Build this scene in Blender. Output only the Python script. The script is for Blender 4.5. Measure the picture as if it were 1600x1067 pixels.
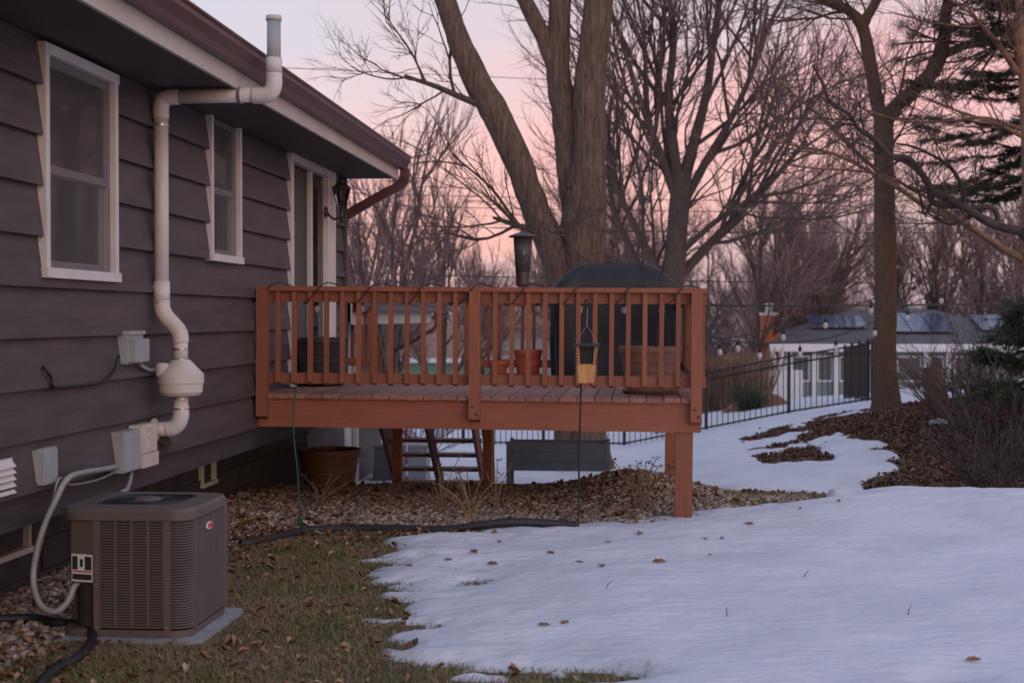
import bpy, math, random
import numpy as np
from mathutils import Vector, Matrix

# ------------------------------------------------------------------ reset
for o in list(bpy.data.objects):
    bpy.data.objects.remove(o, do_unlink=True)
scene = bpy.context.scene
col = scene.collection
R = math.radians

# ------------------------------------------------------------------ camera
CAM = Vector((0, 0, 1.65)); F = 2222.0; YAW = R(5.14); PIT = R(0.98)
cd = bpy.data.cameras.new('camera'); cam = bpy.data.objects.new('camera', cd); col.objects.link(cam)
cam.location = CAM; cam.rotation_euler = (R(90) - PIT, 0, YAW)
cd.lens = 50; cd.sensor_width = 36; cd.clip_start = 0.1; cd.clip_end = 3000
cd.dof.use_dof = True; cd.dof.focus_distance = 10.2; cd.dof.aperture_fstop = 3.0
scene.camera = cam
scene.render.resolution_x = 1024; scene.render.resolution_y = 682

# ------------------------------------------------------------------ world: dusk sky
w = bpy.data.worlds.new('World'); scene.world = w; w.use_nodes = True
nt = w.node_tree; nt.nodes.clear()
out = nt.nodes.new('ShaderNodeOutputWorld')
tc = nt.nodes.new('ShaderNodeTexCoord')
mp = nt.nodes.new('ShaderNodeMapping'); mp.inputs['Scale'].default_value = (1.6, 1.6, 9)
nz = nt.nodes.new('ShaderNodeTexNoise'); nz.inputs['Scale'].default_value = 2.2; nz.inputs['Detail'].default_value = 5
sep = nt.nodes.new('ShaderNodeSeparateXYZ')
mad = nt.nodes.new('ShaderNodeMath'); mad.operation = 'MULTIPLY_ADD'; mad.inputs[1].default_value = 0.14; 
sub = nt.nodes.new('ShaderNodeMath'); sub.operation = 'ADD'; sub.inputs[1].default_value = -0.07
ramp = nt.nodes.new('ShaderNodeValToRGB')
bg = nt.nodes.new('ShaderNodeBackground'); bg.inputs['Strength'].default_value = 1.0
sky = nt.nodes.new('ShaderNodeTexSky'); sky.sky_type = 'NISHITA'; sky.sun_disc = False
sky.sun_elevation = R(4); sky.sun_rotation = R(150)
bg2 = nt.nodes.new('ShaderNodeBackground'); bg2.inputs['Strength'].default_value = 0.05
addsh = nt.nodes.new('ShaderNodeAddShader')
L = nt.links.new
L(tc.outputs['Generated'], mp.inputs['Vector']); L(mp.outputs[0], nz.inputs['Vector'])
L(tc.outputs['Generated'], sep.inputs[0])
L(nz.outputs[0], mad.inputs[0]); L(sep.outputs['Z'], mad.inputs[2]); L(mad.outputs[0], sub.inputs[0])
azi = nt.nodes.new('ShaderNodeMath'); azi.operation = 'MULTIPLY_ADD'; azi.inputs[1].default_value = -0.16
L(sep.outputs['X'], azi.inputs[0]); L(sub.outputs[0], azi.inputs[2]); L(azi.outputs[0], ramp.inputs[0]); L(ramp.outputs[0], bg.inputs['Color'])
L(sky.outputs[0], bg2.inputs['Color'])
L(bg.outputs[0], addsh.inputs[0]); L(bg2.outputs[0], addsh.inputs[1]); L(addsh.outputs[0], out.inputs['Surface'])
cr = ramp.color_ramp
stops = [(0.0, (.46, .32, .40)), (0.035, (.56, .36, .43)), (0.08, (.75, .355, .385)), (0.14, (.75, .365, .385)),
         (0.185, (.63, .43, .48)), (0.24, (.50, .455, .55)), (0.5, (.40, .44, .60)), (1.0, (.35, .40, .57))]
while len(cr.elements) < len(stops): cr.elements.new(0.5)
for e, (p, c) in zip(cr.elements, stops):
    e.position = p; e.color = (*c, 1)

# ------------------------------------------------------------------ sun (very soft, after sunset glow)
sl = bpy.data.lights.new('sun', 'SUN'); so = bpy.data.objects.new('sun', sl); col.objects.link(so)
sl.energy = 0.35; sl.angle = R(40); sl.color = (1.0, .84, .76)
so.rotation_euler = Vector((-0.5, 0.86, -0.35)).to_track_quat('-Z', 'Y').to_euler()

scene.view_settings.view_transform = 'Standard'; scene.view_settings.look = 'None'
scene.view_settings.exposure = 0.22; scene.view_settings.gamma = 1.0

# ------------------------------------------------------------------ pixel helpers (photo 1600 x 1067)
_f = Vector((-math.sin(YAW) * math.cos(PIT), math.cos(YAW) * math.cos(PIT), -math.sin(PIT)))
_r = Vector((math.cos(YAW), math.sin(YAW), 0)); _u = _r.cross(_f)
def ray(px, py): return _f + _r * ((px - 800) / F) - _u * ((py - 533.5) / F)
def at(px, py, Y):
    d = ray(px, py); return CAM + d * (Y / d.y)
def on_x(px, py, X):
    d = ray(px, py); return CAM + d * (X / d.x)
def on_z(px, py, Z):
    d = ray(px, py); return CAM + d * ((Z - CAM.z) / d.z)

# ------------------------------------------------------------------ noise / terrain
def _hash(ix, iy, s):
    h = (ix * 374761393 + iy * 668265263 + s * 974634541) & 0xFFFFFFFF
    h = ((h ^ (h >> 13)) * 1274126177) & 0xFFFFFFFF
    return ((h ^ (h >> 16)) & 0xFFFF) / 65535.0
def vnoise(x, y, s=0):
    x = np.asarray(x, dtype=np.float64); y = np.asarray(y, dtype=np.float64)
    ix = np.floor(x).astype(np.int64); iy = np.floor(y).astype(np.int64)
    fx = x - ix; fy = y - iy
    fx = fx * fx * (3 - 2 * fx); fy = fy * fy * (3 - 2 * fy)
    a = _hash(ix, iy, s); b = _hash(ix + 1, iy, s); c = _hash(ix, iy + 1, s); d = _hash(ix + 1, iy + 1, s)
    return (a + (b - a) * fx) * (1 - fy) + (c + (d - c) * fx) * fy - 0.5
def fbm(x, y, s=0, o=4):
    t = 0; a = 1.0
    for i in range(o):
        t = t + a * vnoise(np.asarray(x) * 2 ** i, np.asarray(y) * 2 ** i, s + i); a *= 0.5
    return t
def ss(a, b, x):
    t = np.clip((np.asarray(x, dtype=np.float64) - a) / (b - a), 0, 1); return t * t * (3 - 2 * t)
def ground(x, y):
    x = np.asarray(x, dtype=np.float64); y = np.asarray(y, dtype=np.float64)
    z = np.interp(y, [-50, 13, 14.5, 16, 18, 21, 32, 60, 100, 200, 900], [0, 0, -.12, -.4, -.6, -.66, -1.3, -2.4, -4.0, -6, -6])
    xr = np.clip(x, 0, 30)
    z = z + 0.215 * 9 * (1 - np.exp(-xr / 9)) * 1.22 * ss(13.5, 25, y) * (1 - .45 * ss(33, 60, y)) * (1 - ss(60, 120, y))
    z = z - 0.38 * np.exp(-((y - 15.8) / 1.5) ** 2) * ss(1.0, 3.0, x)
    z = z + 0.06 * ss(.8, 2.5, x) * ss(9, 12.5, y) * (1 - ss(13.2, 14.5, y))
    z = z + 0.20 * np.exp(-(((x + 0.05) / .62) ** 2 + ((y - 13.75) / .6) ** 2)) + 0.05 * np.exp(-(((x + 1.6) / 1.6) ** 2 + ((y - 14.2) / .5) ** 2))
    z = z + 0.03 * fbm(x * .6, y * .6, 5, 3)
    return z
def gz(x, y): return float(ground(x, y))
XF = -3.75          # lower (foundation) wall plane
XW = -3.18          # main floor siding plane
_ey = np.array([5.0, 6.3, 6.55, 6.8, 7.1, 7.5, 8.0, 8.6, 9.2, 9.7, 10.2, 10.6, 11.2])
_ex = np.array([-.3, -.72, -.8, -.95, -1.05, -1.2, -1.4, -1.3, -1.35, -1.5, -1.7, -1.3, -.3])
def snow_mask(x, y):
    x = np.asarray(x, dtype=np.float64); y = np.asarray(y, dtype=np.float64)
    mA = np.minimum(x - np.interp(y, _ey, _ex), np.interp(x, [-2.5, -.5, .3, .7, 1.2, 1.7, 2.2], [10.45, 10.75, 11.3, 11.8, 12.5, 13.6, 60]) - y)
    yc = np.interp(x, [-6, -.8, .2, .7, 1.4, 2.2], [15.2, 15.0, 14.8, 14.4, 13.9, 12])
    mB = y - yc
    m = np.maximum(mA, mB)
    m = np.clip(m, -1.5, 1.2)
    n = fbm(x * 1.1, y * .75, 21, 5)
    m = m + .75 * n * (1 - .55 * ss(.5, 1.2, m)) - .05 + .55 * fbm(x * 2.0, y * 5.0, 131, 5) * (1 - ss(.3, .8, m))
    lz = ss(2.7, 4.4, x + 1.6 * fbm(x * .7, y * .6, 40, 4) + .7 * fbm(x * 2.6, y * 2.0, 44, 3)) * ss(14.0, 15.5, y) * (1 - ss(26, 30, y))
    m = m - 2.4 * lz
    pz = ss(.6, 2.6, x) * ss(14.2, 15.2, y) * (1 - ss(23, 28, y))
    m = m - pz * (1.28 + 4.6 * fbm(x * 1.0, y * .75, 61, 5) + .5 * ss(3, 5, x))
    pg = ss(.3, .8, x) * (1 - ss(2.0, 2.6, x)) * ss(12.0, 12.6, y) * (1 - ss(13.8, 14.6, y))
    m = m - pg * (.8 + 2 * fbm(x * 1.3, y * 1.3, 71, 3))
    m = m - 1.6 * np.exp(-(((x + .12) / .30) ** 2 + ((y - 6.45) / .12) ** 2)) * (.6 + 1.6 * fbm(x * 5, y * 9, 151, 3)) - 1.7 * np.exp(-(((x - 1.35) / .22) ** 2 + ((y - 6.36) / .07) ** 2))
    return m
def snow_top(x, y):
    m = snow_mask(x, y)
    t = np.where(m > 0, .012 + .07 * (1 - np.exp(-m / .35)), np.maximum(m * .25, -.06))
    t = t + .026 * fbm(np.asarray(x) * 1.7, np.asarray(y) * 3.0, 81, 4) * ss(0, .4, m)
    t = t + .012 * fbm(np.asarray(x) * 5, np.asarray(y) * 9, 91, 2) * ss(0, .3, m)
    return ground(x, y) + t

# ------------------------------------------------------------------ materials
MATS = {}
def nodes(name):
    m = bpy.data.materials.new(name); m.use_nodes = True
    n = m.node_tree; b = n.nodes['Principled BSDF']; MATS[name] = m
    return m, n, b
def simple(name, c, rough=.6, metal=0.0, var=.12, scale=8.0, bump=0.0, bscale=40, objvar=0.0, stretch=(1, 1, 1), island=0.0, spec=.5, c2=None, trans=0):
    m, n, b = nodes(name)
    b.inputs['Roughness'].default_value = rough; b.inputs['Metallic'].default_value = metal
    b.inputs['Specular IOR Level'].default_value = spec
    t = n.nodes.new('ShaderNodeTexCoord'); mpn = n.nodes.new('ShaderNodeMapping'); mpn.inputs['Scale'].default_value = stretch
    n.links.new(t.outputs['Object'], mpn.inputs[0])
    nz = n.nodes.new('ShaderNodeTexNoise'); nz.inputs['Scale'].default_value = scale; nz.inputs['Detail'].default_value = 7; nz.inputs['Roughness'].default_value = .74 if bump > .9 else .55
    n.links.new(mpn.outputs[0], nz.inputs['Vector'])
    rp = n.nodes.new('ShaderNodeValToRGB')
    lo = tuple(max(0, v * (1 - 2.2 * var)) for v in c); hi = tuple(min(1, v * (1 + 2.2 * var)) for v in (c2 or c))
    rp.color_ramp.elements[0].position = .25; rp.color_ramp.elements[1].position = .75
    rp.color_ramp.elements[0].color = (*lo, 1); rp.color_ramp.elements[1].color = (*hi, 1)
    n.links.new(nz.outputs[0], rp.inputs[0])
    last = rp.outputs[0]
    src = None
    if objvar:
        oi = n.nodes.new('ShaderNodeObjectInfo'); src = oi.outputs['Random']; amt = objvar
    if island:
        g = n.nodes.new('ShaderNodeNewGeometry'); src = g.outputs['Random Per Island']; amt = island
    if src:
        mr = n.nodes.new('ShaderNodeMapRange'); mr.inputs['To Min'].default_value = 1 - amt; mr.inputs['To Max'].default_value = 1 + amt
        n.links.new(src, mr.inputs[0])
        mx = n.nodes.new('ShaderNodeVectorMath'); mx.operation = 'SCALE'
        n.links.new(last, mx.inputs[0]); n.links.new(mr.outputs[0], mx.inputs['Scale']); last = mx.outputs[0]
    n.links.new(last, b.inputs['Base Color'])
    if bump:
        nb = n.nodes.new('ShaderNodeTexNoise'); nb.inputs['Scale'].default_value = bscale; nb.inputs['Detail'].default_value = 5
        n.links.new(mpn.outputs[0], nb.inputs['Vector'])
        bp = n.nodes.new('ShaderNodeBump'); bp.inputs['Strength'].default_value = min(1, bump); bp.inputs['Distance'].default_value = .01 if bump < .9 else .05
        n.links.new(nb.outputs[0], bp.inputs['Height']); n.links.new(bp.outputs[0], b.inputs['Normal'])
    return m
def ramp_island(name, cols, rough=.8, bump=0, bscale=60, patch=None):
    m, n, b = nodes(name); b.inputs['Roughness'].default_value = rough
    g = n.nodes.new('ShaderNodeNewGeometry'); rp = n.nodes.new('ShaderNodeValToRGB')
    rp.color_ramp.interpolation = 'LINEAR'
    while len(rp.color_ramp.elements) < len(cols): rp.color_ramp.elements.new(.5)
    for i, (e, c) in enumerate(zip(rp.color_ramp.elements, cols)):
        e.position = i / (len(cols) - 1); e.color = (*c, 1)
    n.links.new(g.outputs['Random Per Island'], rp.inputs[0])
    t = n.nodes.new('ShaderNodeTexCoord'); nz = n.nodes.new('ShaderNodeTexNoise'); nz.inputs['Scale'].default_value = bscale
    n.links.new(t.outputs['Object'], nz.inputs['Vector'])
    mr = n.nodes.new('ShaderNodeMapRange'); mr.inputs['To Min'].default_value = .6; mr.inputs['To Max'].default_value = 1.4
    n.links.new(nz.outputs[0], mr.inputs[0])
    mx = n.nodes.new('ShaderNodeVectorMath'); mx.operation = 'SCALE'
    n.links.new(rp.outputs[0], mx.inputs[0]); n.links.new(mr.outputs[0], mx.inputs['Scale'])
    last = mx.outputs[0]
    if patch:
        n2 = n.nodes.new('ShaderNodeTexNoise'); n2.inputs['Scale'].default_value = 1.7; n2.inputs['Detail'].default_value = 5; n.links.new(t.outputs['Object'], n2.inputs['Vector'])
        r2 = n.nodes.new('ShaderNodeMapRange'); r2.inputs['From Min'].default_value = .42; r2.inputs['From Max'].default_value = .62; n.links.new(n2.outputs[0], r2.inputs[0])
        mm = n.nodes.new('ShaderNodeMix'); mm.data_type = 'RGBA'; n.links.new(r2.outputs[0], mm.inputs['Factor'])
        n.links.new(last, mm.inputs['A']); ps = n.nodes.new('ShaderNodeVectorMath'); ps.operation = 'SCALE'; ps.inputs[0].default_value = patch
        n.links.new(mr.outputs[0], ps.inputs['Scale']); n.links.new(ps.outputs[0], mm.inputs['B']); last = mm.outputs['Result']
    n.links.new(last, b.inputs['Base Color'])
    return m
WOOD = (.268, .092, .049)
def wood(name, stretch, c=WOOD, rough=.62, ov=.14, var=.09):
    return simple(name, c, rough, var=var, scale=9, bump=.25, bscale=30, objvar=ov, stretch=stretch)
wood('wood_x', (.35, 6, 6)); wood('wood_y', (6, .35, 6)); wood('wood_z', (6, 6, .35))
wood('deck_top', (7, .5, 7), c=(.29, .14, .105), rough=.75, ov=.22, var=.2)
wood('wood_dark', (.5, 5, 5), c=(.16, .07, .05), rough=.7)
simple('siding', (.070, .058, .064), .55, var=.14, scale=4, bump=.3, bscale=22, objvar=.07, stretch=(2, .5, 3))
simple('soffit', (.058, .050, .055), .6, var=.08, scale=2)
simple('foundation', (.046, .037, .042), .8, var=.15, scale=6, bump=.4, bscale=50, objvar=.08)
simple('white_trim', (.66, .655, .655), .5, var=.05, scale=6)
simple('fascia', (.54, .50, .455), .55, var=.06, scale=2)
simple('gutter', (.125, .062, .060), .4, var=.10, scale=4)
simple('roofing', (.10, .085, .085), .9, var=.25, scale=30, bump=.4)
simple('sash', (.46, .43, .42), .5, var=.05)
simple('pvc', (.66, .65, .65), .38, var=.04, scale=5)
simple('pvc_warm', (.64, .60, .57), .45, var=.05, scale=5)
simple('steel', (.45, .45, .46), .35, .9, var=.1, scale=20)
simple('grey_box', (.33, .37, .38), .5, var=.06, scale=9)
simple('cream_box', (.58, .53, .45), .5, var=.04, scale=14)
simple('conduit_grey', (.30, .30, .31), .5, var=.1, scale=12)
simple('black_rubber', (.018, .018, .020), .55, var=.2, scale=20)
simple('black_metal', (.012, .012, .014), .45, var=.2, scale=20)
simple('green_cord', (.012, .10, .055), .5, var=.1)
simple('ac_paint', (.122, .100, .090), .48, var=.06, scale=5)
simple('ac_dark', (.03, .027, .026), .8, var=.1)
simple('fin', (.07, .062, .058), .7, var=.15, scale=60)
simple('red', (.55, .05, .07), .4, var=.05); simple('label_white', (.75, .75, .74), .5, var=.03); simple('label_black', (.03, .03, .032), .5, var=.1)
simple('concrete', (.30, .31, .33), .85, var=.12, scale=15, bump=.3)
simple('curtain', (.42, .40, .40), .9, var=.06, scale=3); simple('blinds', (.50, .50, .53), .8, var=.05)
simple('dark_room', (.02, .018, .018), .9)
simple('brass_dark', (.09, .075, .06), .45, .6, var=.2, scale=20)
simple('grill_cover', (.013, .014, .019), .55, var=.2, scale=5, bump=.3, bscale=9)
simple('terracotta', (.42, .085, .045), .6, var=.15, scale=10)
simple('pot_brown', (.27, .15, .11), .55, var=.12, scale=8)
simple('pot_dark', (.030, .026, .027), .5, var=.15)
simple('pot_rust', (.13, .06, .035), .55, var=.12, scale=8)
simple('soil', (.04, .028, .02), .95, var=.3, scale=30)
simple('feeder_metal', (.10, .075, .07), .45, .5, var=.15)
simple('cedar', (.55, .28, .10), .6, var=.12, scale=10, stretch=(8, 8, .6), bump=.1)
simple('seed', (.16, .11, .07), .8, var=.5, scale=160)
simple('slate_metal', (.085, .092, .105), .45, .2, var=.08, scale=5)
simple('grey_plastic', (.10, .115, .13), .5, var=.1); simple('light_plastic', (.34, .38, .42), .5, var=.1)
simple('bark', (.135, .10, .08), .9, var=.30, scale=7, bump=1.0, bscale=18, stretch=(5, 5, .8))
simple('bark_moss', (.095, .074, .052), .95, var=.38, scale=5, bump=1.0, bscale=9, stretch=(4, 4, .55), c2=(.15, .105, .08))
simple('bark_brown', (.15, .094, .063), .9, var=.25, scale=6, bump=1.0, bscale=24, stretch=(6, 6, .8))
simple('bark_dark', (.062, .046, .044), .9, var=.3, scale=8, bump=.7, bscale=30)
simple('bark_tan', (.22, .125, .075), .8, var=.2, scale=8, bump=.4)
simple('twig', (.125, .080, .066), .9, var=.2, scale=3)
simple('twig_haze_tint', (.23, .150, .138), .9, var=.2, scale=1)  # paler than the near twigs: distance haze is put into the colour
simple('brush', (.17, .105, .07), .9, var=.3, scale=2, island=.5)
ramp_island('needles', [(.012, .022, .012), (.022, .036, .018), (.035, .05, .022)], .7)
ramp_island('needles_light', [(.02, .035, .014), (.035, .06, .02), (.06, .085, .03)], .7)
ramp_island('stones', [(.09, .075, .068), (.30, .20, .14), (.16, .13, .115), (.46, .35, .27), (.22, .14, .10), (.36, .29, .245), (.58, .49, .41), (.18, .13, .095), (.40, .28, .2)], .65)
ramp_island('leaves', [(.14, .065, .035), (.25, .125, .06), (.34, .17, .085), (.18, .10, .06), (.38, .235, .15), (.30, .135, .07), (.45, .34, .25)], .75)
ramp_island('leaves_red', [(.08, .036, .026), (.15, .068, .046), (.21, .10, .066), (.11, .052, .036), (.30, .18, .13)], .8)
ramp_island('grass', [(.11, .115, .03), (.21, .165, .065), (.085, .105, .028), (.32, .23, .12), (.15, .15, .045), (.40, .29, .16), (.13, .135, .04)], .75, patch=(.30, .205, .115))
ramp_island('straw', [(.22, .14, .085), (.32, .21, .13), (.16, .095, .055)], .85)
simple('roof_grey', (.105, .10, .105), .9, var=.15, scale=4); simple('roof_brown', (.30, .165, .12), .9, var=.10, scale=3)
simple('solar', (.045, .065, .13), .12, var=.1, scale=2, spec=.8); simple('brick_red', (.42, .13, .075), .8, var=.15, objvar=.2)
simple('teal_wall', (.22, .28, .28), .7, var=.08, scale=2); simple('green_wall', (.20, .33, .22), .7, var=.06, scale=2)
simple('vinyl', (.70, .70, .71), .5, var=.04); simple('window_dark', (.09, .11, .115), .25, var=.1)
simple('mulch', (.20, .105, .065), .95, var=.3, scale=14, bump=.6)
simple('yellow_trim', (.62, .50, .30), .6, var=.06)
simple('candy_white', (.75, .72, .72), .4, var=.04)
def mat_glass():
    m, n, b = nodes('glass'); n.nodes.remove(b)
    o = n.nodes['Material Output']; fr = n.nodes.new('ShaderNodeFresnel'); fr.inputs['IOR'].default_value = 1.45
    tr = n.nodes.new('ShaderNodeBsdfTransparent'); tr.inputs[0].default_value = (.80, .80, .82, 1)
    gl = n.nodes.new('ShaderNodeBsdfGlossy'); gl.inputs['Roughness'].default_value = .03
    mx = n.nodes.new('ShaderNodeMixShader')
    n.links.new(fr.outputs[0], mx.inputs[0]); n.links.new(tr.outputs[0], mx.inputs[1]); n.links.new(gl.outputs[0], mx.inputs[2]); n.links.new(mx.outputs[0], o.inputs[0])
mat_glass()
def mat_screen():
    m, n, b = nodes('screen'); n.nodes.remove(b); o = n.nodes['Material Output']
    tr = n.nodes.new('ShaderNodeBsdfTransparent'); df = n.nodes.new('ShaderNodeBsdfDiffuse'); df.inputs[0].default_value = (.16, .15, .155, 1)
    mx = n.nodes.new('ShaderNodeMixShader'); mx.inputs[0].default_value = .5
    n.links.new(tr.outputs[0], mx.inputs[1]); n.links.new(df.outputs[0], mx.inputs[2]); n.links.new(mx.outputs[0], o.inputs[0])
mat_screen()
def mat_clear():
    m, n, b = nodes('clear'); n.nodes.remove(b)
    o = n.nodes['Material Output']; fr = n.nodes.new('ShaderNodeFresnel'); fr.inputs['IOR'].default_value = 1.5
    tr = n.nodes.new('ShaderNodeBsdfTransparent'); tr.inputs[0].default_value = (.88, .86, .86, 1)
    gl = n.nodes.new('ShaderNodeBsdfGlossy'); gl.inputs['Roughness'].default_value = .08
    df = n.nodes.new('ShaderNodeBsdfDiffuse'); df.inputs[0].default_value = (.6, .56, .55, 1)
    m1 = n.nodes.new('ShaderNodeMixShader'); m1.inputs[0].default_value = .12; mx = n.nodes.new('ShaderNodeMixShader')
    n.links.new(tr.outputs[0], m1.inputs[1]); n.links.new(df.outputs[0], m1.inputs[2])
    n.links.new(fr.outputs[0], mx.inputs[0]); n.links.new(m1.outputs[0], mx.inputs[1]); n.links.new(gl.outputs[0], mx.inputs[2]); n.links.new(mx.outputs[0], o.inputs[0])
mat_clear()
bm_ = MATS['clear'].copy(); bm_.name = 'bulb_glass_sky'; MATS['bulb_glass_sky'] = bm_  # whitened below: the bright sky reflection is painted in as diffuse colour
for n_ in bm_.node_tree.nodes:
    if n_.type == 'MIX_SHADER' and not n_.inputs[0].is_linked: n_.inputs[0].default_value = .5
    if n_.type == 'BSDF_DIFFUSE': n_.inputs[0].default_value = (.8, .76, .75, 1)
def mat_snow():
    m, n, b = nodes('snow'); b.inputs['Roughness'].default_value = .55
    b.inputs['Subsurface Weight'].default_value = .15; b.inputs['Subsurface Radius'].default_value = (.03, .03, .04)
    t = n.nodes.new('ShaderNodeTexCoord'); nz = n.nodes.new('ShaderNodeTexNoise'); nz.inputs['Scale'].default_value = 1.3; nz.inputs['Detail'].default_value = 8
    n.links.new(t.outputs['Object'], nz.inputs['Vector'])
    rp = n.nodes.new('ShaderNodeValToRGB'); rp.color_ramp.elements[0].position = .3; rp.color_ramp.elements[1].position = .62
    rp.color_ramp.elements[0].color = (.60, .61, .68, 1); rp.color_ramp.elements[1].color = (.72, .73, .80, 1)
    n.links.new(nz.outputs[0], rp.inputs[0]); n.links.new(rp.outputs[0], b.inputs['Base Color'])
    mpn = n.nodes.new('ShaderNodeMapping'); mpn.inputs['Scale'].default_value = (1, 2.2, 1); n.links.new(t.outputs['Object'], mpn.inputs[0])
    nb = n.nodes.new('ShaderNodeTexNoise'); nb.inputs['Scale'].default_value = 9; nb.inputs['Detail'].default_value = 7; n.links.new(mpn.outputs[0], nb.inputs['Vector'])
    bp = n.nodes.new('ShaderNodeBump'); bp.inputs['Strength'].default_value = .75; bp.inputs['Distance'].default_value = .035
    n.links.new(nb.outputs[0], bp.inputs['Height']); n.links.new(bp.outputs[0], b.inputs['Normal'])
mat_snow()
def mat_ground():
    m, n, b = nodes('ground'); b.inputs['Roughness'].default_value = .95
    t = n.nodes.new('ShaderNodeTexCoord')
    def noise(s, d=7):
        z = n.nodes.new('ShaderNodeTexNoise'); z.inputs['Scale'].default_value = s; z.inputs['Detail'].default_value = d
        n.links.new(t.outputs['Object'], z.inputs['Vector']); return z
    a = noise(2.2); r1 = n.nodes.new('ShaderNodeValToRGB'); e = r1.color_ramp.elements
    e[0].position = .35; e[0].color = (.085, .078, .03, 1); e[1].position = .65; e[1].color = (.20, .135, .078, 1)
    n.links.new(a.outputs[0], r1.inputs[0])
    c = noise(45, 5); r2 = n.nodes.new('ShaderNodeMapRange'); r2.inputs['To Min'].default_value = .5; r2.inputs['To Max'].default_value = 1.5
    n.links.new(c.outputs[0], r2.inputs[0])
    mx = n.nodes.new('ShaderNodeVectorMath'); mx.operation = 'SCALE'; n.links.new(r1.outputs[0], mx.inputs[0]); n.links.new(r2.outputs[0], mx.inputs['Scale'])
    n.links.new(mx.outputs[0], b.inputs['Base Color'])
    bp = n.nodes.new('ShaderNodeBump'); bp.inputs['Strength'].default_value = .8; bp.inputs['Distance'].default_value = .02
    n.links.new(c.outputs[0], bp.inputs['Height']); n.links.new(bp.outputs[0], b.inputs['Normal'])
mat_ground()

# ------------------------------------------------------------------ mesh builder
class MB:
    def __init__(s): s.v = []; s.f = []
    def add(s, vs, fs):
        b = len(s.v); s.v.extend([tuple(p) for p in vs]); s.f.extend([tuple(i + b for i in q) for q in fs]); return s
    def box(s, x0, x1, y0, y1, z0, z1):
        return s.add([(x0, y0, z0), (x1, y0, z0), (x1, y1, z0), (x0, y1, z0), (x0, y0, z1), (x1, y0, z1), (x1, y1, z1), (x0, y1, z1)],
                     [(3, 2, 1, 0), (4, 5, 6, 7), (0, 1, 5, 4), (1, 2, 6, 5), (2, 3, 7, 6), (3, 0, 4, 7)])
    def prism(s, poly, axis, a, b):
        n = len(poly)
        def mk(p, t):
            return {'x': (t, p[0], p[1]), 'y': (p[0], t, p[1]), 'z': (p[0], p[1], t)}[axis]
        vs = [mk(p, a) for p in poly] + [mk(p, b) for p in poly]
        fs = [tuple(range(n))[::-1], tuple(range(n, 2 * n))] + [(i, (i + 1) % n, n + (i + 1) % n, n + i) for i in range(n)]
        return s.add(vs, fs)
    def tube(s, pts, rad, n=8, cap=True, disp=None):
        pts = [Vector(p) for p in pts]; m = len(pts)
        if not hasattr(rad, '__len__'): rad = [rad] * m
        vs = []; up = None
        for i, p in enumerate(pts):
            t = (pts[min(i + 1, m - 1)] - pts[max(i - 1, 0)])
            if t.length < 1e-9: t = Vector((0, 0, 1))
            t.normalize()
            if up is None:
                up = Vector((1, 0, 0)) if abs(t.x) < .8 else Vector((0, 1, 0))
            a = (up - t * up.dot(t)); 
            if a.length < 1e-6: a = t.orthogonal()
            a.normalize(); up = a; bb = t.cross(a)
            for k in range(n):
                an = 2 * math.pi * k / n; r = rad[i]
                if disp: r *= disp(i, k, p)
                vs.append(p + (a * math.cos(an) + bb * math.sin(an)) * r)
        fs = [(i * n + k, i * n + (k + 1) % n, (i + 1) * n + (k + 1) % n, (i + 1) * n + k) for i in range(m - 1) for k in range(n)]
        if cap: fs += [tuple(range(n))[::-1], tuple(range((m - 1) * n, m * n))]
        return s.add(vs, fs)
    def lathe(s, prof, c, n=24, axis='z'):
        vs = []; m = len(prof)
        for (r, h) in prof:
            for k in range(n):
                a = 2 * math.pi * k / n; u, v = r * math.cos(a), r * math.sin(a)
                vs.append({'z': (c[0] + u, c[1] + v, c[2] + h), 'x': (c[0] + h, c[1] + u, c[2] + v), 'y': (c[0] + u, c[1] + h, c[2] - v)}[axis])
        fs = [(i * n + k, i * n + (k + 1) % n, (i + 1) * n + (k + 1) % n, (i + 1) * n + k) for i in range(m - 1) for k in range(n)]
        fs += [tuple(range(n))[::-1], tuple(range((m - 1) * n, m * n))]
        return s.add(vs, fs)
    def build(s, name, mat, parent=None, smooth=False, loc=None, kind=None):
        me = bpy.data.meshes.new(name); me.from_pydata(s.v, [], s.f); me.update()
        return link(name, me, mat, parent, smooth, loc, kind)
def wpos(o):
    p = o; v = Vector((0, 0, 0))
    while p: v += p.location; p = p.parent
    return v
ROOT = {}
def link(name, me, mat, parent=None, smooth=False, loc=None, kind=None):
    if mat and not me.materials: me.materials.append(MATS[mat])
    if smooth:
        me.polygons.foreach_set('use_smooth', [True] * len(me.polygons))
    o = bpy.data.objects.new(name, me); col.objects.link(o)
    if loc is not None: o.location = loc
    if parent is not None:
        o.parent = parent; o.matrix_parent_inverse = Matrix.Translation(-ROOT.get(parent.name, Vector((0, 0, 0))))
    if kind: o['kind'] = kind
    return o
def arr_mesh(name, v, f):
    """v (n,3) f (m,k) numpy -> mesh"""
    me = bpy.data.meshes.new(name); k = f.shape[1]
    me.vertices.add(len(v)); me.vertices.foreach_set('co', v.astype(np.float32).ravel())
    me.loops.add(f.size); me.loops.foreach_set('vertex_index', f.astype(np.int32).ravel())
    me.polygons.add(len(f)); me.polygons.foreach_set('loop_start', np.arange(0, f.size, k, dtype=np.int32))
    me.update(calc_edges=True); me.validate(); return me
def thing(name, loc, label, cat, group=None):
    o = bpy.data.objects.new(name, None); col.objects.link(o); o.location = loc; o.empty_display_size = .1
    ROOT[o.name] = Vector(loc); o['label'] = label; o['category'] = cat
    if group: o['group'] = group
    return o
def tag(o, label, cat, group=None):
    o['label'] = label; o['category'] = cat
    if group: o['group'] = group
    return o
def struct(o): o['kind'] = 'structure'; return o
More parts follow.
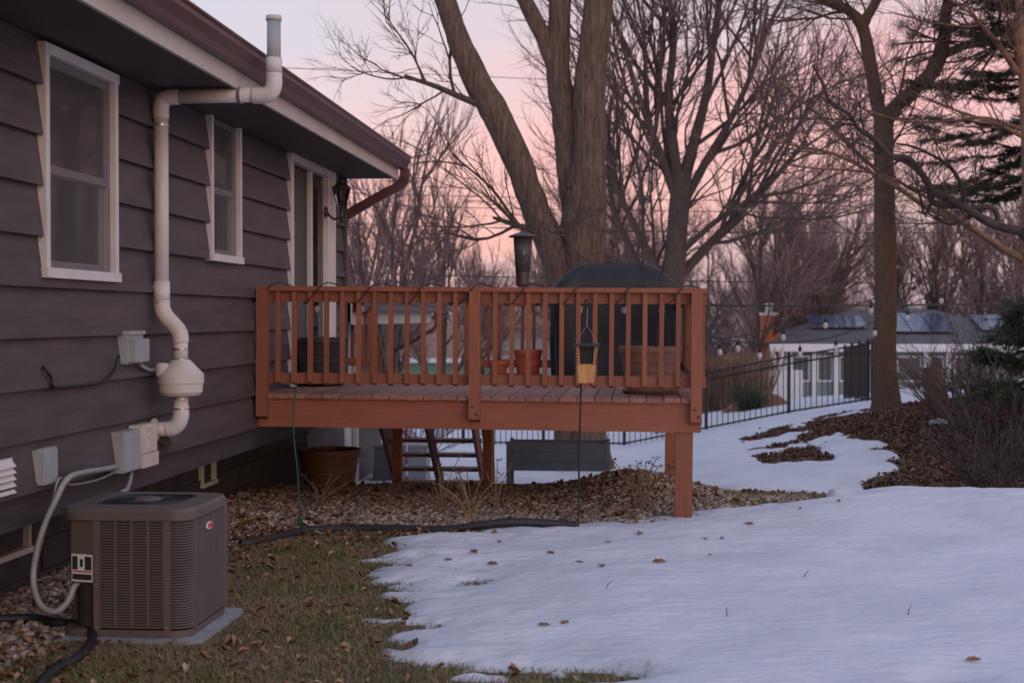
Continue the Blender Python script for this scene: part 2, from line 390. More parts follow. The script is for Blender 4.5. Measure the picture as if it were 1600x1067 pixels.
def smooth_path(pts, n=6):
    pts = [Vector(p) for p in pts]; out = []
    for i in range(len(pts) - 1):
        p0 = pts[max(i - 1, 0)]; p1 = pts[i]; p2 = pts[i + 1]; p3 = pts[min(i + 2, len(pts) - 1)]
        for k in range(n):
            t = k / n
            out.append(.5 * ((2 * p1) + (p2 - p0) * t + (2 * p0 - 5 * p1 + 4 * p2 - p3) * t * t + (3 * p1 - p0 - 3 * p2 + p3) * t ** 3))
    out.append(pts[-1]); return out

# ================================================================== SETTING
def grid_mesh(name, xs, ys, fn):
    X, Y = np.meshgrid(xs, ys); Z = fn(X, Y); v = np.stack([X, Y, Z], -1).reshape(-1, 3)
    nx = len(xs); ny = len(ys); i = np.arange((ny - 1) * (nx - 1)); r = i // (nx - 1); c = i % (nx - 1); a = r * nx + c
    return arr_mesh(name, v, np.stack([a, a + 1, a + nx + 1, a + nx], -1))
def axis(lo, hi, segs):
    return np.unique(np.concatenate([np.arange(a, b, st) for a, b, st in segs] + [np.array([hi])]))
gx = axis(-400, 400, [(-400, -40, 30), (-40, -8, 2), (-8, 8, .12), (8, 40, 2), (40, 400, 30)])
gy = axis(-40, 900, [(-40, 4, 3), (4, 20, .12), (20, 36, .4), (36, 120, 3), (120, 900, 40)])
struct(link('ground', grid_mesh('ground', gx, gy, ground), 'ground', smooth=True))
sx = axis(-400, 400, [(-400, -40, 30), (-40, -8, 2), (-8, -2.6, .2), (-2.6, 6.5, .045), (6.5, 12, .15), (12, 40, 2), (40, 400, 30)])
sy = axis(4.5, 900, [(4.5, 16, .05), (16, 24, .1), (24, 36, .3), (36, 120, 2), (120, 900, 40)])
struct(link('snow', grid_mesh('snow', sx, sy, snow_top), 'snow', smooth=True))

# ------------------------------------------------------------------ house
house = thing('house', (XW, 11, 0), 'dark plum lap-sided house with white window trim and brown gutter', 'house')
ZS = 3.13                                        # soffit height
Z0 = on_x(393, 666, XW).z                        # lowest siding edge
YN, YE = 3.0, 15.04                              # main wall extent
EXP = 0.267
def wpix(x0, x1, y_top, y_bot, xref):
    a = on_x(x0, 500, XW).y; b = on_x(x1, 500, XW).y
    return a, b, on_x(xref, y_bot, XW).z, on_x(xref, y_top, XW).z
WIN1 = wpix(57, 172, 120, 438, 172); WIN2 = wpix(320, 368, 190, 411, 368); DOOR = wpix(447, 517, 268, 620, 517)
DOOR = (DOOR[0], DOOR[1], 1.03, DOOR[3])
def siding(parent, X, ya, yb, za, zb, openings, exp=EXP, seed=1, mat='siding'):
    rnd = random.Random(seed); z = za; k = 0
    while z < zb - .02:
        zt = min(z + exp, zb)
        segs = [(ya, yb, z, zt)]
        for (a, b, c, d) in openings:
            ns = []
            for (p, q, r, s) in segs:
                if b <= p or a >= q or d <= r or c >= s: ns.append((p, q, r, s)); continue
                if a > p: ns.append((p, a, r, s))
                if b < q: ns.append((b, q, r, s))
                if c > r: ns.append((max(a, p), min(b, q), r, c))
                if d < s: ns.append((max(a, p), min(b, q), d, s))
            segs = ns
        for (p, q, r, s) in segs:
            cuts = [p]; t = p + rnd.uniform(.8, 3.6)
            while t < q - .5: cuts.append(t); t += 3.66
            cuts.append(q)
            for u0, u1 in zip(cuts[:-1], cuts[1:]):
                if u1 - u0 < .005: continue
                xo = lambda zz: X + .046 - .040 * (zz - z) / exp
                j = rnd.uniform(-.0015, .0015)
                MB().prism([(X - .02, r), (xo(r) + j, r - (.012 if r == z else 0)), (xo(s) + j, s), (X - .02, s)], 'y', u0 + .001, u1 - .001).build('siding_board', mat, parent)
        z += exp; k += 1
# note: prism 'y' maps (x, z)
siding(house, XW, YN, YE - .06, Z0, ZS - .004, [WIN1, WIN2, DOOR])
MB().box(XW - .02, XW + .052, YE - .058, YE + .03, Z0, ZS - .004).build('corner_board', 'siding', house)
# closed shell behind the boards
m = MB()
ops = sorted([WIN1, WIN2, DOOR]); y = YN
for (a, b, c, d) in ops:
    m.box(XW - .12, XW - .024, y, a, Z0, ZS); m.box(XW - .12, XW - .024, a, b, Z0, c); m.box(XW - .12, XW - .024, a, b, d, ZS); y = b
m.box(XW - .12, XW - .024, y, YE, Z0, ZS)
m.box(-11, XW - .12, YE - .1, YE, Z0 - .02, ZS); m.box(-11, -10.9, YN, YE - .1, Z0, ZS); m.box(-10.9, XW - .12, YN, YN + .1, Z0, ZS)
m.box(-11, XW - .03, YN, YE - .002, Z0 - .2, Z0 - .022)
m.build('wall', 'siding', house)
def trim(parent, name, X, a, b, c, d, wd, proud, mat='white_trim', sill=True):
    m = MB(); x0, x1 = X - .02, X + proud
    m.box(x0, x1, a, a + wd, c, d).box(x0, x1, b - wd, b, c, d).box(x0, x1 + .004, a - .01, b + .01, d - wd, d + .004)
    m.box(x0, x1 + .012, a - .012, b + .012, c - .012, c + wd * .8)
    return m.build(name, mat, parent)
def window(parent, wn, X=XW, lower_only=False):
    a, b, c, d = wn; wd = .052
    root = trim(parent, 'window', X, a, b, c, d, wd, .058)
    a2, b2, c2, d2 = a + wd, b - wd, c + wd * .8, d - wd; mid = c2 + (d2 - c2) * .47
    def sash(z0, z1, xo, name):
        t = .045
        m = MB().box(xo - .03, xo, a2, a2 + t, z0, z1).box(xo - .03, xo, b2 - t, b2, z0, z1).box(xo - .03, xo, a2 + t, b2 - t, z0, z0 + t).box(xo - .03, xo, a2 + t, b2 - t, z1 - t, z1)
        m.build(name, 'sash', root)
        MB().box(xo - .018, xo - .013, a2 + t, b2 - t, z0 + t, z1 - t).build('pane', 'glass', root)
    sash(mid - .02, d2, X + .012, 'upper_sash'); sash(c2, mid + .02, X - .022, 'lower_sash')
    MB().add([(X + .024, a2, c2), (X + .024, b2, c2), (X + .024, b2, d2), (X + .024, a2, d2)], [(0, 1, 2, 3)]).build('insect_screen', 'screen', root)
    m = MB(); n = 60; vs = []
    for i in range(n + 1):
        yy = a + (b - a) * i / n; xx = X - .105 + .018 * math.sin(i * 1.3) * (.6 + .4 * math.sin(i * .37))
        vs += [(xx, yy, c), (xx, yy, d)]
    m.add(vs, [(2 * i, 2 * i + 2, 2 * i + 3, 2 * i + 1) for i in range(n)]); m.build('curtain', 'curtain', root)
    MB().box(X - .22, X - .14, a - .05, b + .05, c - .05, d + .05).build('dark_backing', 'dark_room', root)  # near-black board added behind the curtain for the unlit room, stops light leaking
window(house, WIN1); window(house, WIN2)
# sliding door
a, b, c, d = DOOR; wd = .09
dr = trim(house, 'sliding_door', XW, a, b, c, d, wd, .055)
MB().box(XW - .02, XW + .11, a - .05, b + .05, d - .02, d + .10).build('header', 'white_trim', dr)
ms = a + (b - a) * .56
def stile(y0, y1, x0, x1, nm='stile'): MB().box(x0, x1, y0, y1, c + .03, d - wd).build(nm, 'white_trim', dr)
stile(a + wd, a + wd + .03, XW - .06, XW - .01); stile(ms - .035, ms + .035, XW - .06, XW - .005); stile(b - wd - .13, b - wd, XW - .07, XW + .02, 'jamb')
MB().box(XW - .045, XW - .044, a + wd + .03, ms - .035, c + .04, d - wd).build('screen_panel', 'screen', dr)
MB().box(XW - .035, XW - .03, ms + .035, b - wd - .13, c + .04, d - wd).build('pane', 'glass', dr)
for i in range(11):
    y0 = a + wd + .04 + i * .085
    MB().add([(XW - .10, y0, c + .05), (XW - .075, y0 + .08, c + .05), (XW - .075, y0 + .08, d - wd), (XW - .10, y0, d - wd)], [(0, 1, 2, 3)]).build('blind_slat', 'blinds', dr)
MB().box(XW - .28, XW - .2, a - .05, b + .05, c - .02, d + .05).build('dark_backing', 'dark_room', dr)  # near-black board added here too, its colour stands for the dark interior
MB().box(XW - .005, XW + .03, a + wd + .005, a + wd + .03, 1.95, 2.15).build('handle', 'white_trim', dr)
# soffit, fascia, gutter, roof
XE = -2.58
MB().box(-11.6, XE - .025, YN - .3, YE + .03, ZS, ZS + .02).build('soffit', 'soffit', house)
MB().box(XE - .025, XE, YN - .3, YE + .03, ZS - .012, ZS + .20).build('fascia', 'fascia', house)
MB().prism([(XE - .03, ZS + .19), (XE + .10, ZS + .235), (XE + .10, ZS + .25), (-7.2, ZS + 1.75), (-11.7, ZS + .25), (-11.7, ZS + .2)], 'y', YN - .4, YE + .06).build('roof', 'roofing', house)
g0, g1 = ZS + .10, ZS + .235
gp = [(XE + .002, g0), (XE + .075, g0), (XE + .09, g0 + .035), (XE + .128, g0 + .085), (XE + .128, g1 - .02), (XE + .145, g1 - .012), (XE + .145, g1), (XE + .12, g1), (XE + .115, g0 + .09), (XE + .08, g0 + .04), (XE + .07, g0 + .008), (XE + .01, g0 + .008), (XE + .01, g1), (XE + .002, g1)]
gut = MB().prism(gp, 'y', YN - .4, YE + .10).build('gutter', 'gutter', house)
MB().prism([gp[0], gp[1], gp[2], gp[3], gp[4], gp[6], (XE + .002, g1)], 'y', YE + .10, YE + .105).build('end_cap', 'gutter', gut)
m = MB()
def rect_tube(m, pts, hw, hd):
    pts = [Vector(p) for p in pts]; vs = []
    for i, p in enumerate(pts):
        t = (pts[min(i + 1, len(pts) - 1)] - pts[max(i - 1, 0)]).normalized(); s = Vector((0, 1, 0)); u = t.cross(s).normalized()
        vs += [p + s * hw + u * hd, p - s * hw + u * hd, p - s * hw - u * hd, p + s * hw - u * hd]
    n = len(pts); fs = [(4 * i + k, 4 * i + (k + 1) % 4, 4 * i + 4 + (k + 1) % 4, 4 * i + 4 + k) for i in range(n - 1) for k in range(4)] + [(3, 2, 1, 0), (4 * n - 4, 4 * n - 3, 4 * n - 2, 4 * n - 1)]
    return m.add(vs, fs)
dY = YE + .06; EZ_ = 1.58
rect_tube(m, smooth_path([(XE + .07, dY, g0 + .005), (XE + .07, dY, g0 - .06), (XE + .05, dY, g0 - .13), (XE - .01, dY, g0 - .19), (XE - .10, dY, g0 - .23)], 5) + [Vector((XW + .10, dY + .04, g0 - .44)), Vector((XW + .01, dY + .05, g0 - .50)), Vector((XW - .02, dY + .05, g0 - .62)), Vector((XW - .02, dY + .05, EZ_ + .35))], .04, .048)
for k in range(7):
    t = k / 6.; a_ = R(8 + 70 * t); c_ = Vector((XE - .03 + .10 * math.cos(a_), dY, g0 - .08 - .10 * math.sin(a_)))
    u_ = Vector((math.cos(a_), 0, -math.sin(a_))); m.tube([c_ - u_ * .052 + Vector((0, -.043, 0)), c_ + u_ * .052 + Vector((0, -.043, 0))], .006, 4)
m.build('downspout', 'gutter', house)
# cantilevered lower storey: painted block foundation, then a sided walk-out wall
YL = on_x(477, 700, XF).y; YB = on_x(592, 700, XF).y
BW = (on_x(-20, 800, XF).y, on_x(44, 800, XF).y, on_x(44, 858, XF).z, Z0 - .24); BW2 = (on_x(314, 720, XF).y, on_x(335, 720, XF).y, on_x(335, 752, XF).z, Z0 - .24)
m = MB(); ybk = 5.0; zz0 = -.35
MB().box(XF - .3, XF - .02, YN, YL, -1.0, Z0 - .2).build('foundation', 'foundation', house)
blk = MB().box(-.02, 0, .004, .402, .004, .198); me_blk = bpy.data.meshes.new('block'); me_blk.from_pydata(blk.v, [], blk.f)
fnd = bpy.data.objects['foundation']
for r in range(8):
    y = ybk - (.2 if r % 2 else 0)
    while y < YL - .02:
        z = zz0 + r * .2
        if z + .2 < Z0 - .02:
            skip = any(y + .4 > q[0] and y < q[1] and z + .2 > q[2] and z < q[3] for q in (BW, BW2))
            if not skip: 
                o = link('block', me_blk, 'foundation', fnd); o.location = (XF, y, z)
        y += .406
for q in (BW, BW2):
    wnd = trim(house, 'basement_window', XF, q[0], q[1], q[2], q[3], .03, .02, 'fascia')
    MB().box(XF - .03, XF - .022, q[0] + .045, q[1] - .045, q[2] + .03, q[3] - .045).build('pane', 'window_dark', wnd)
BD = (on_x(533, 700, XF).y, on_x(556, 700, XF).y, -.62, 1.55)
siding(house, XF, YL, YB, -.72, 1.86, [BD], .267, 3)
MB().box(XF - .3, XF - .024, YL, BD[0], -1, 1.9).box(XF - .3, XF - .024, BD[1], YB, -1, 1.9).box(XF - .3, XF - .024, BD[0], BD[1], BD[3], 1.9).box(-11, XF - .3, YB - .1, YB, -1.4, 1.9).build('lower_wall', 'siding', house)
wd_ = trim(house, 'walkout_door', XF, BD[0], BD[1], BD[2], BD[3], .12, .04, 'fascia')
MB().box(XF - .08, XF - .03, BD[0] + .12, BD[1] - .12, BD[2], BD[3] - .12).build('door_panel', 'white_trim', wd_)
EZ = 1.58; XE2 = at(668, 480, 20.6).x; YW1 = 21.0
MB().box(-11, XE2 - .02, YE + .1, YW1, EZ, EZ + .02).build('lower_soffit', 'soffit', house)
MB().box(XE2 - .02, XE2, YE + .1, YW1, EZ - .012, EZ + .22).build('lower_fascia', 'fascia', house)
MB().prism([(XE2 - .02, EZ + .22), (XE2 + .1, EZ + .24), (XE2 + .1, EZ + .26), (-7.2, EZ + .9), (-11, EZ + .3), (-11, EZ + .2)], 'y', YE + .1, YW1 + .1).build('lower_roof', 'roofing', house)
MB().prism([(p[0] - XE + XE2, p[1] - g1 + EZ + .26) for p in gp], 'y', YE + .1, YW1 + .1).build('lower_gutter', 'gutter', house)
m = MB()
q = YW1 + .05
rect_tube(m, smooth_path([(XE2 + .07, q, EZ + .14), (XE2 + .07, q, EZ - .02), (XE2 + .02, q, EZ - .12), (XE2 - .10, q, EZ - .18), (XF + .30, q, EZ - .34), (XF + .12, q, EZ - .42), (XF + .08, q, EZ - .55), (XF + .08, q, -.5)], 4), .038, .03); m.build('lower_downspout', 'gutter', house)

# ------------------------------------------------------------------ wall lantern
lp = on_x(512, 340, XW + .16); L0 = Vector((XW + .03, lp.y, lp.z))
lp = Vector((XW + .20, (XW + .20) / math.tan(math.atan((534 - 800) / F) - YAW), 0)); lz = at(534, 322, lp.y).z
ln = thing('wall_lantern', (XW + .03, lp.y, lz - .1), 'dark brass coach lantern on the wall beside the sliding door', 'lantern')
cx, cy = XW + .20, lp.y
MB().lathe([(.0, 0), (.05, 0), (.06, .012), (.04, .03), (.0, .03)], (XW + .03, cy, lz - .06), 16, 'x').build('backplate', 'brass_dark', ln, True)
MB().tube(smooth_path([(XW + .05, cy, lz - .06), (XW + .12, cy, lz - .13), (cx, cy, lz - .10), (cx, cy, lz - .02)], 5), .012, 8).tube([(cx, cy, lz - .02), (cx, cy, lz - .17)], [.022, .012], 8).build('arm', 'brass_dark', ln, True)
def frustum(m, c, r0, r1, z0, z1, n=6):
    vs = [(c[0] + r * math.cos(2 * math.pi * k / n), c[1] + r * math.sin(2 * math.pi * k / n), z) for r, z in ((r0, z0), (r1, z1)) for k in range(n)]
    return m.add(vs, [(k, (k + 1) % n, n + (k + 1) % n, n + k) for k in range(n)])
m = MB(); 
for k in range(6):
    a = 2 * math.pi * k / 6; m.tube([(cx + .045 * math.cos(a), cy + .045 * math.sin(a), lz), (cx + .088 * math.cos(a), cy + .088 * math.sin(a), lz + .17)], .006, 5)
m.build('cage', 'brass_dark', ln)
frustum(MB(), (cx, cy), .043, .085, lz, lz + .17).build('glass_shade', 'glass', ln)
MB().lathe([(0, .165), (.10, .168), (.095, .185), (.05, .225), (.03, .24), (.03, .255), (.012, .27), (0, .29)], (cx, cy, lz), 12).build('cap', 'brass_dark', ln)

# ------------------------------------------------------------------ radon vent pipe and fan
px_ = XW + .085; Yp = px_ / math.tan(math.atan((253 - 800) / F) - YAW); pr = .0465
off = .125; xo = px_ + off
def zp(py): return at(253, py, Yp).z
vp = thing('vent_pipe', (xo, Yp, zp(672)), 'white plastic vent pipe with round fan housing running up the siding past the gutter', 'vent pipe')
xe = at(428, 100, Yp).x
MB().tube([(px_, Yp, zp(185)), (px_, Yp, zp(462))], pr, 20).build('riser', 'pvc', vp, True)
def elbow(pts, r, name='elbow', mat='pvc'): return MB().tube(smooth_path(pts, 6), r, 20).build(name, mat, vp, True)
zt = zp(152)
elbow([(px_, Yp, zp(185)), (px_, Yp, zt - .06), (px_ + .02, Yp, zt - .015), (px_ + .07, Yp, zt), (px_ + .12, Yp, zt)], pr + .006)
MB().tube([(px_ + .12, Yp, zt), (xe - .12, Yp, zt + .004)], pr, 20).build('crossover', 'pvc', vp, True)
elbow([(xe - .14, Yp, zt), (xe - .07, Yp, zt), (xe - .02, Yp, zt + .02), (xe, Yp, zt + .07), (xe, Yp, zt + .14)], pr + .006)
MB().tube([(xe, Yp, zt + .14), (xe, Yp, zp(34))], pr - .002, 20).build('stack', 'grey_box', vp, True)
MB().tube([(xe, Yp, zt + .14), (xe, Yp, zt + .24)], pr + .006, 20).build('coupling', 'pvc', vp, True)
MB().lathe([(.035, 0), (pr + .004, 0), (pr + .004, .03), (.035, .03)], (xe, Yp, zp(36)), 20).build('stack_cap', 'pvc_warm', vp, True)
for py in (448, 196):
    m = MB().lathe([(pr, -.008), (pr + .005, -.008), (pr + .005, .008), (pr, .008)], (px_, Yp, zp(py)), 20).box(XW, px_ - pr + .005, Yp - .05, Yp - .035, zp(py) - .012, zp(py) + .012)
    m.build('strap', 'steel', vp)
MB().lathe([(pr, -.01), (pr + .007, -.01), (pr + .007, .01), (pr, .01)], (at(375, 150, Yp).x, Yp, zt + .003), 20, 'x').build('strap', 'steel', vp)
MB().tube([(px_, Yp, zp(440)), (px_, Yp, zp(475))], pr + .006, 20).build('coupling', 'pvc', vp, True)
elbow([(px_, Yp, zp(470)), (px_ + .005, Yp, zp(484)), (px_ + .03, Yp, zp(495)), (xo - .03, Yp, zp(512)), (xo - .005, Yp, zp(522)), (xo, Yp, zp(535))], pr + .006, mat='pvc_warm')
MB().tube([(xo, Yp, zp(525)), (xo, Yp, zp(566))], pr, 20).build('neck', 'pvc_warm', vp, True)
fz = lambda py: zp(py) - zp(617)
fan = MB().lathe([(.03, fz(560)), (.06, fz(562)), (.075, fz(566)), (.14, fz(582)), (.148, fz(584)), (.148, fz(598)), (.142, fz(599)), (.138, fz(612)), (.12, fz(617)), (.05, fz(620)), (0, fz(620))], (xo, Yp, zp(617)), 40).build('fan_housing', 'pvc_warm', vp)
MB().lathe([(0, 0), (.042, 0), (.045, .07), (.03, .085), (0, .085)], (xo - .10, Yp - .06, zp(587)), 16).build('terminal_cap', 'pvc_warm', fan)
MB().tube([(xo, Yp, zp(619)), (xo, Yp, zp(650))], pr, 20).build('neck', 'pvc_warm', vp, True)
for py in (545, 561, 622, 638):
    MB().lathe([(pr, -.006), (pr + .009, -.006), (pr + .009, .006), (pr, .006)], (xo, Yp, zp(py)), 20).build('clamp', 'steel', vp)
elbow([(xo, Yp, zp(634)), (xo, Yp, zp(648)), (xo - .015, Yp, zp(660)), (xo - .05, Yp, zp(668)), (xo - .09, Yp, zp(670))], pr + .006)
MB().tube([(xo - .08, Yp, zp(670)), (XW - .02, Yp, zp(671))], pr, 20).build('inlet', 'pvc_warm', vp, True)
MB().lathe([(.03, 0), (.075, 0), (.075, .014), (.03, .014)], (XW + .022, Yp, zp(671)), 20, 'x').build('flange', 'pvc_warm', vp)

# ------------------------------------------------------------------ small boxes and wires on the wall
def wq(px, py, pr=.0): return on_x(px, py, XW + pr)
b0, b1 = wq(181, 540).y, wq(205, 540).y; z0, z1 = wq(190, 568).z, wq(190, 522).z
jb = thing('junction_box', (XW, b0, z0), 'small grey electrical box on the siding left of the vent fan', 'electrical box')
MB().box(XW + .01, XW + .07, b0, b1 + .02, z0, z1).build('box_body', 'grey_box', jb)
MB().box(XW + .07, XW + .115, b0 + .015, b1 + .008, z0 + .012, z1 - .03).build('switch_cover', 'grey_box', jb)
MB().prism([(b0 - .006, z1 - .002), (b1 + .026, z1 - .002), (b1 + .022, z1 + .02), (b0 - .002, z1 + .02)], 'x', XW + .008, XW + .085).build('hood', 'grey_box', jb)
o = MB().tube(smooth_path([(XW + .05, b1, z0 - .003), (XW + .07, b1 + .03, z0 - .03), (xo - .17, Yp - .08, zp(578)), (xo - .135, Yp - .06, zp(574))], 6), .013, 8).build('fan_conduit', 'conduit_grey', None, True)
tag(o, 'short grey flexible conduit between the small box and the fan', 'conduit')
o = MB().tube(smooth_path([wq(63, 570, .01), wq(72, 578, .055), wq(80, 590, .056), wq(84, 604, .058), wq(110, 603, .056), wq(140, 600, .056), wq(165, 594, .056), wq(178, 580, .056), wq(184, 560, .06), wq(186, 556, .07)], 5), .009, 6).build('fan_cable', 'black_rubber', None, True)
tag(o, 'black cable stapled along the siding to the small electrical box', 'cable')
b0, b1 = wq(170, 700).y, wq(196, 700).y; z0, z1 = wq(185, 735).z, wq(185, 672).z
db = thing('disconnect_box', (XW, b0, z0), 'grey disconnect box with cream meter cover above the air conditioner', 'electrical box')
MB().box(XW + .008, XW + .09, b0, b1, z0, z1).build('box_body', 'grey_box', db)
MB().box(XW + .09, XW + .10, b0 + .01, b1 - .01, z0 + .01, z1 - .05).build('front_cover', 'grey_box', db)
c0, c1 = b1 + .004, wq(222, 700).y
MB().box(XW + .02, XW + .10, c0, c1, z0 + .09, z1 + .02).build('meter_cover', 'cream_box', db)
MB().box(XW + .02, XW + .11, c0 + .01, c1, z0 + .0, z0 + .085).build('meter_base', 'cream_box', db)
for k in range(3): MB().lathe([(0, 0), (.022, 0), (.02, .008), (0, .008)], (XW + .10, (c0 + c1) / 2, z0 + .13 + k * .06), 12, 'x').build('knob', 'cream_box', db)
MB().box(XW + .002, XW + .012, b0 - .035, b0, z0 + .03, z1 - .03).build('backing_board', 'bark_tan', db)
oc = thing('outlet_cover', wq(58, 757), 'grey weatherproof outlet cover on the lowest siding board', 'outlet cover')
b0, b1 = wq(45, 730).y, wq(68, 730).y; z0, z1 = wq(57, 752).z, wq(57, 701).z
MB().box(XW + .008, XW + .04, b0, b1, z0, z1).build('outlet_box', 'grey_box', oc)
MB().prism([(b0 + .01, z0 - .01), (b1 + .01, z0 - .01), (b1 + .01, z1 - .01), (b1 - .01, z1 + .008), (b0 + .02, z1 + .008), (b0 + .01, z1 - .01)], 'x', XW + .04, XW + .075).build('lid', 'grey_box', oc)
b1 = wq(11, 740).y; z0, z1 = wq(5, 775).z, wq(5, 716).z
dv = thing('dryer_vent', (XW, b1 - .1, z0), 'white louvred vent hood at the left edge of the siding', 'vent')
MB().box(XW + .005, XW + .03, b1 - .20, b1, z0, z1).build('vent_plate', 'white_trim', dv)
for k in range(5): MB().prism([(XW + .03, z0 + .02 + k * .033), (XW + .055, z0 + .014 + k * .033), (XW + .03, z0 + .045 + k * .033)], 'y', b1 - .19, b1 - .008).build('louvre', 'white_trim', dv)
# scupper bracket under the elbow
o = MB().prism([(XW + .02, zp(690)), (XW + .13, zp(700)), (XW + .13, zp(692)), (XW + .02, zp(655))], 'y', Yp + .06, Yp + .22).build('drip_hood', 'siding', None)
tag(o, 'plum painted hood on the siding below the vent elbow', 'vent hood')
o = MB().tube(smooth_path([wq(238, 690, .02), wq(241, 690, .09)], 3), .012, 8).lathe([(0, 0), (.02, .0), (.028, .01), (.02, .02), (0, .02)], wq(243, 684, .07), 10, 'x').build('hose_tap', 'steel', None)
tag(o, 'small metal garden tap under the vent pipe inlet', 'tap')

# ------------------------------------------------------------------ air conditioner
gp_ = max(gz(x, y) for x in (-3, -2.6, -2.2) for y in (6.95, 7.3, 7.7)) + .012
AX0, AX1, AY0, AY1, AZ0, AZ1 = -2.95, -2.27, 7.0, 7.70, gp_ + .002, .65
pad = MB().prism([(-3.0, 6.94), (-2.26, 6.94), (-2.2, 7.0), (-2.2, 7.74), (-2.24, 7.78), (-3.0, 7.78)], 'z', gp_ - .08, gp_).build('concrete_pad', 'concrete')
tag(pad, 'grey concrete pad under the air conditioner', 'pad')
ac = thing('air_conditioner', (-2.6, 7.35, gp_ + .002), 'brown louvred outdoor air conditioner unit on a pad beside the house', 'air conditioner')
rc = .10
def rrect(x0, x1, y0, y1, r, n=6, cham=None):
    P = []
    for (cx_, cy_, a0) in ((x1 - r, y0 + r, -90), (x1 - r, y1 - r, 0), (x0 + r, y1 - r, 90), (x0 + r, y0 + r, 180)):
        for k in range(n + 1):
            a = R(a0 + 90 * k / n); P.append((cx_ + r * math.cos(a), cy_ + r * math.sin(a)))
    return P
MB().prism(rrect(AX0 + .045, AX1 - .045, AY0 + .045, AY1 - .045, rc), 'z', AZ0 + .02, AZ1 - .02).build('coil', 'ac_dark', ac)  # inner core coloured near-black: shade of the louver gaps painted in
MB().prism(rrect(AX0, AX1, AY0, AY1, rc), 'z', AZ0, AZ0 + .035).build('base_pan', 'ac_paint', ac)
FX0 = -2.77
# posts
def post_box(x0, x1, y0, y1): MB().box(x0, x1, y0, y1, AZ0 + .035, AZ1).build('corner_post', 'ac_paint', ac)
post_box(FX0, FX0 + .03, AY0, AY0 + .02); post_box(-2.40, -2.368, AY0, AY0 + .02); post_box(AX1 - .02, AX1, AY0 + rc, AY0 + rc + .03); post_box(AX1 - .02, AX1, AY1 - .07, AY1 - .03)
NL = 40; z_lo, z_hi = AZ0 + .045, AZ1 - .025; pz = (z_hi - z_lo) / NL
m = MB()
for i in range(NL):
    z = z_lo + i * pz
    for k in range(4):
        w_ = (-2.40 - (FX0 + .03)) / 4; xa = FX0 + .03 + k * w_
        m.add([(xa + .006, AY0 + .002, z + pz * .60), (xa + w_ - .006, AY0 + .002, z + pz * .60), (xa + w_ - .006, AY0 - .004, z + pz * .1), (xa + .006, AY0 - .004, z + pz * .1),
               (xa + .006, AY0 + .012, z + pz * .68), (xa + w_ - .006, AY0 + .012, z + pz * .68)], [(0, 1, 2, 3)[::-1], (4, 5, 1, 0)[::-1]])
for k in range(5):
    w_ = (-2.40 - (FX0 + .03)) / 4; xa = FX0 + .03 + k * w_
    m.box(xa - .006, xa + .006, AY0 - .001, AY0 + .01, z_lo, z_hi)
m.build('front_louvers', 'ac_paint', ac, kind='stuff')
m = MB()
for i in range(NL):
    z = z_lo + i * pz
    for k in range(5):
        w_ = (AY1 - .07 - (AY0 + rc + .03)) / 5; ya = AY0 + rc + .03 + k * w_
        m.add([(AX1 - .002, ya + .005, z + pz * .6), (AX1 - .002, ya + w_ - .005, z + pz * .6), (AX1 + .004, ya + w_ - .005, z + pz * .1), (AX1 + .004, ya + .005, z + pz * .1),
               (AX1 - .012, ya + .005, z + pz * .68), (AX1 - .012, ya + w_ - .005, z + pz * .68)], [(0, 1, 2, 3), (4, 5, 1, 0)])
for k in range(6):
    w_ = (AY1 - .07 - (AY0 + rc + .03)) / 5; ya = AY0 + rc + .03 + k * w_
    m.box(AX1 - .01, AX1 + .001, ya - .005, ya + .005, z_lo, z_hi)
m.build('side_louvers', 'ac_paint', ac, kind='stuff')
m = MB()
for i in range(NL):
    z = z_lo + i * pz; arc = [(AX1 - rc + math.cos(R(a)), AY0 + rc + math.sin(R(a))) for a in range(-90, 1, 15)]
    def ring(rr, zz): return [(AX1 - rc + rr * math.cos(R(a)), AY0 + rc + rr * math.sin(R(a)), zz) for a in range(-90, 1, 15)]
    A = ring(rc - .004, z + pz * .6); B = ring(rc + .002, z + pz * .1); C = ring(rc - .014, z + pz * .68); n = len(A)
    m.add(A + B + C, [(j + 1, j, n + j, n + j + 1) for j in range(n - 1)] + [(j + 1, 2 * n + j + 1, 2 * n + j, j) for j in range(n - 1)])
m.build('corner_louvers', 'ac_paint', ac, kind='stuff')
m = MB().prism([(AX0 + .02, AY0 + .09), (AX0 + .05, AY0 + .035), (FX0, AY0 + .004), (FX0, AY0 + .05), (AX0 + .06, AY0 + .13)], 'z', AZ0 + .27, AZ1); m.build('service_panel', 'ac_paint', ac)
MB().prism([(AX0 + .05, AY0 + .12), (FX0, AY0 + .08), (FX0, AY0 + .2), (AX0 + .05, AY0 + .2)], 'z', AZ0 + .03, AZ0 + .27).build('pipe_recess', 'ac_dark', ac)
MB().prism([(AX0, AY0 + .2), (AX0 + .03, AY0 + .2), (AX0 + .03, AY1 - .1), (AX0, AY1 - .1)], 'z', AZ0 + .03, AZ1).build('rear_panel', 'ac_paint', ac)
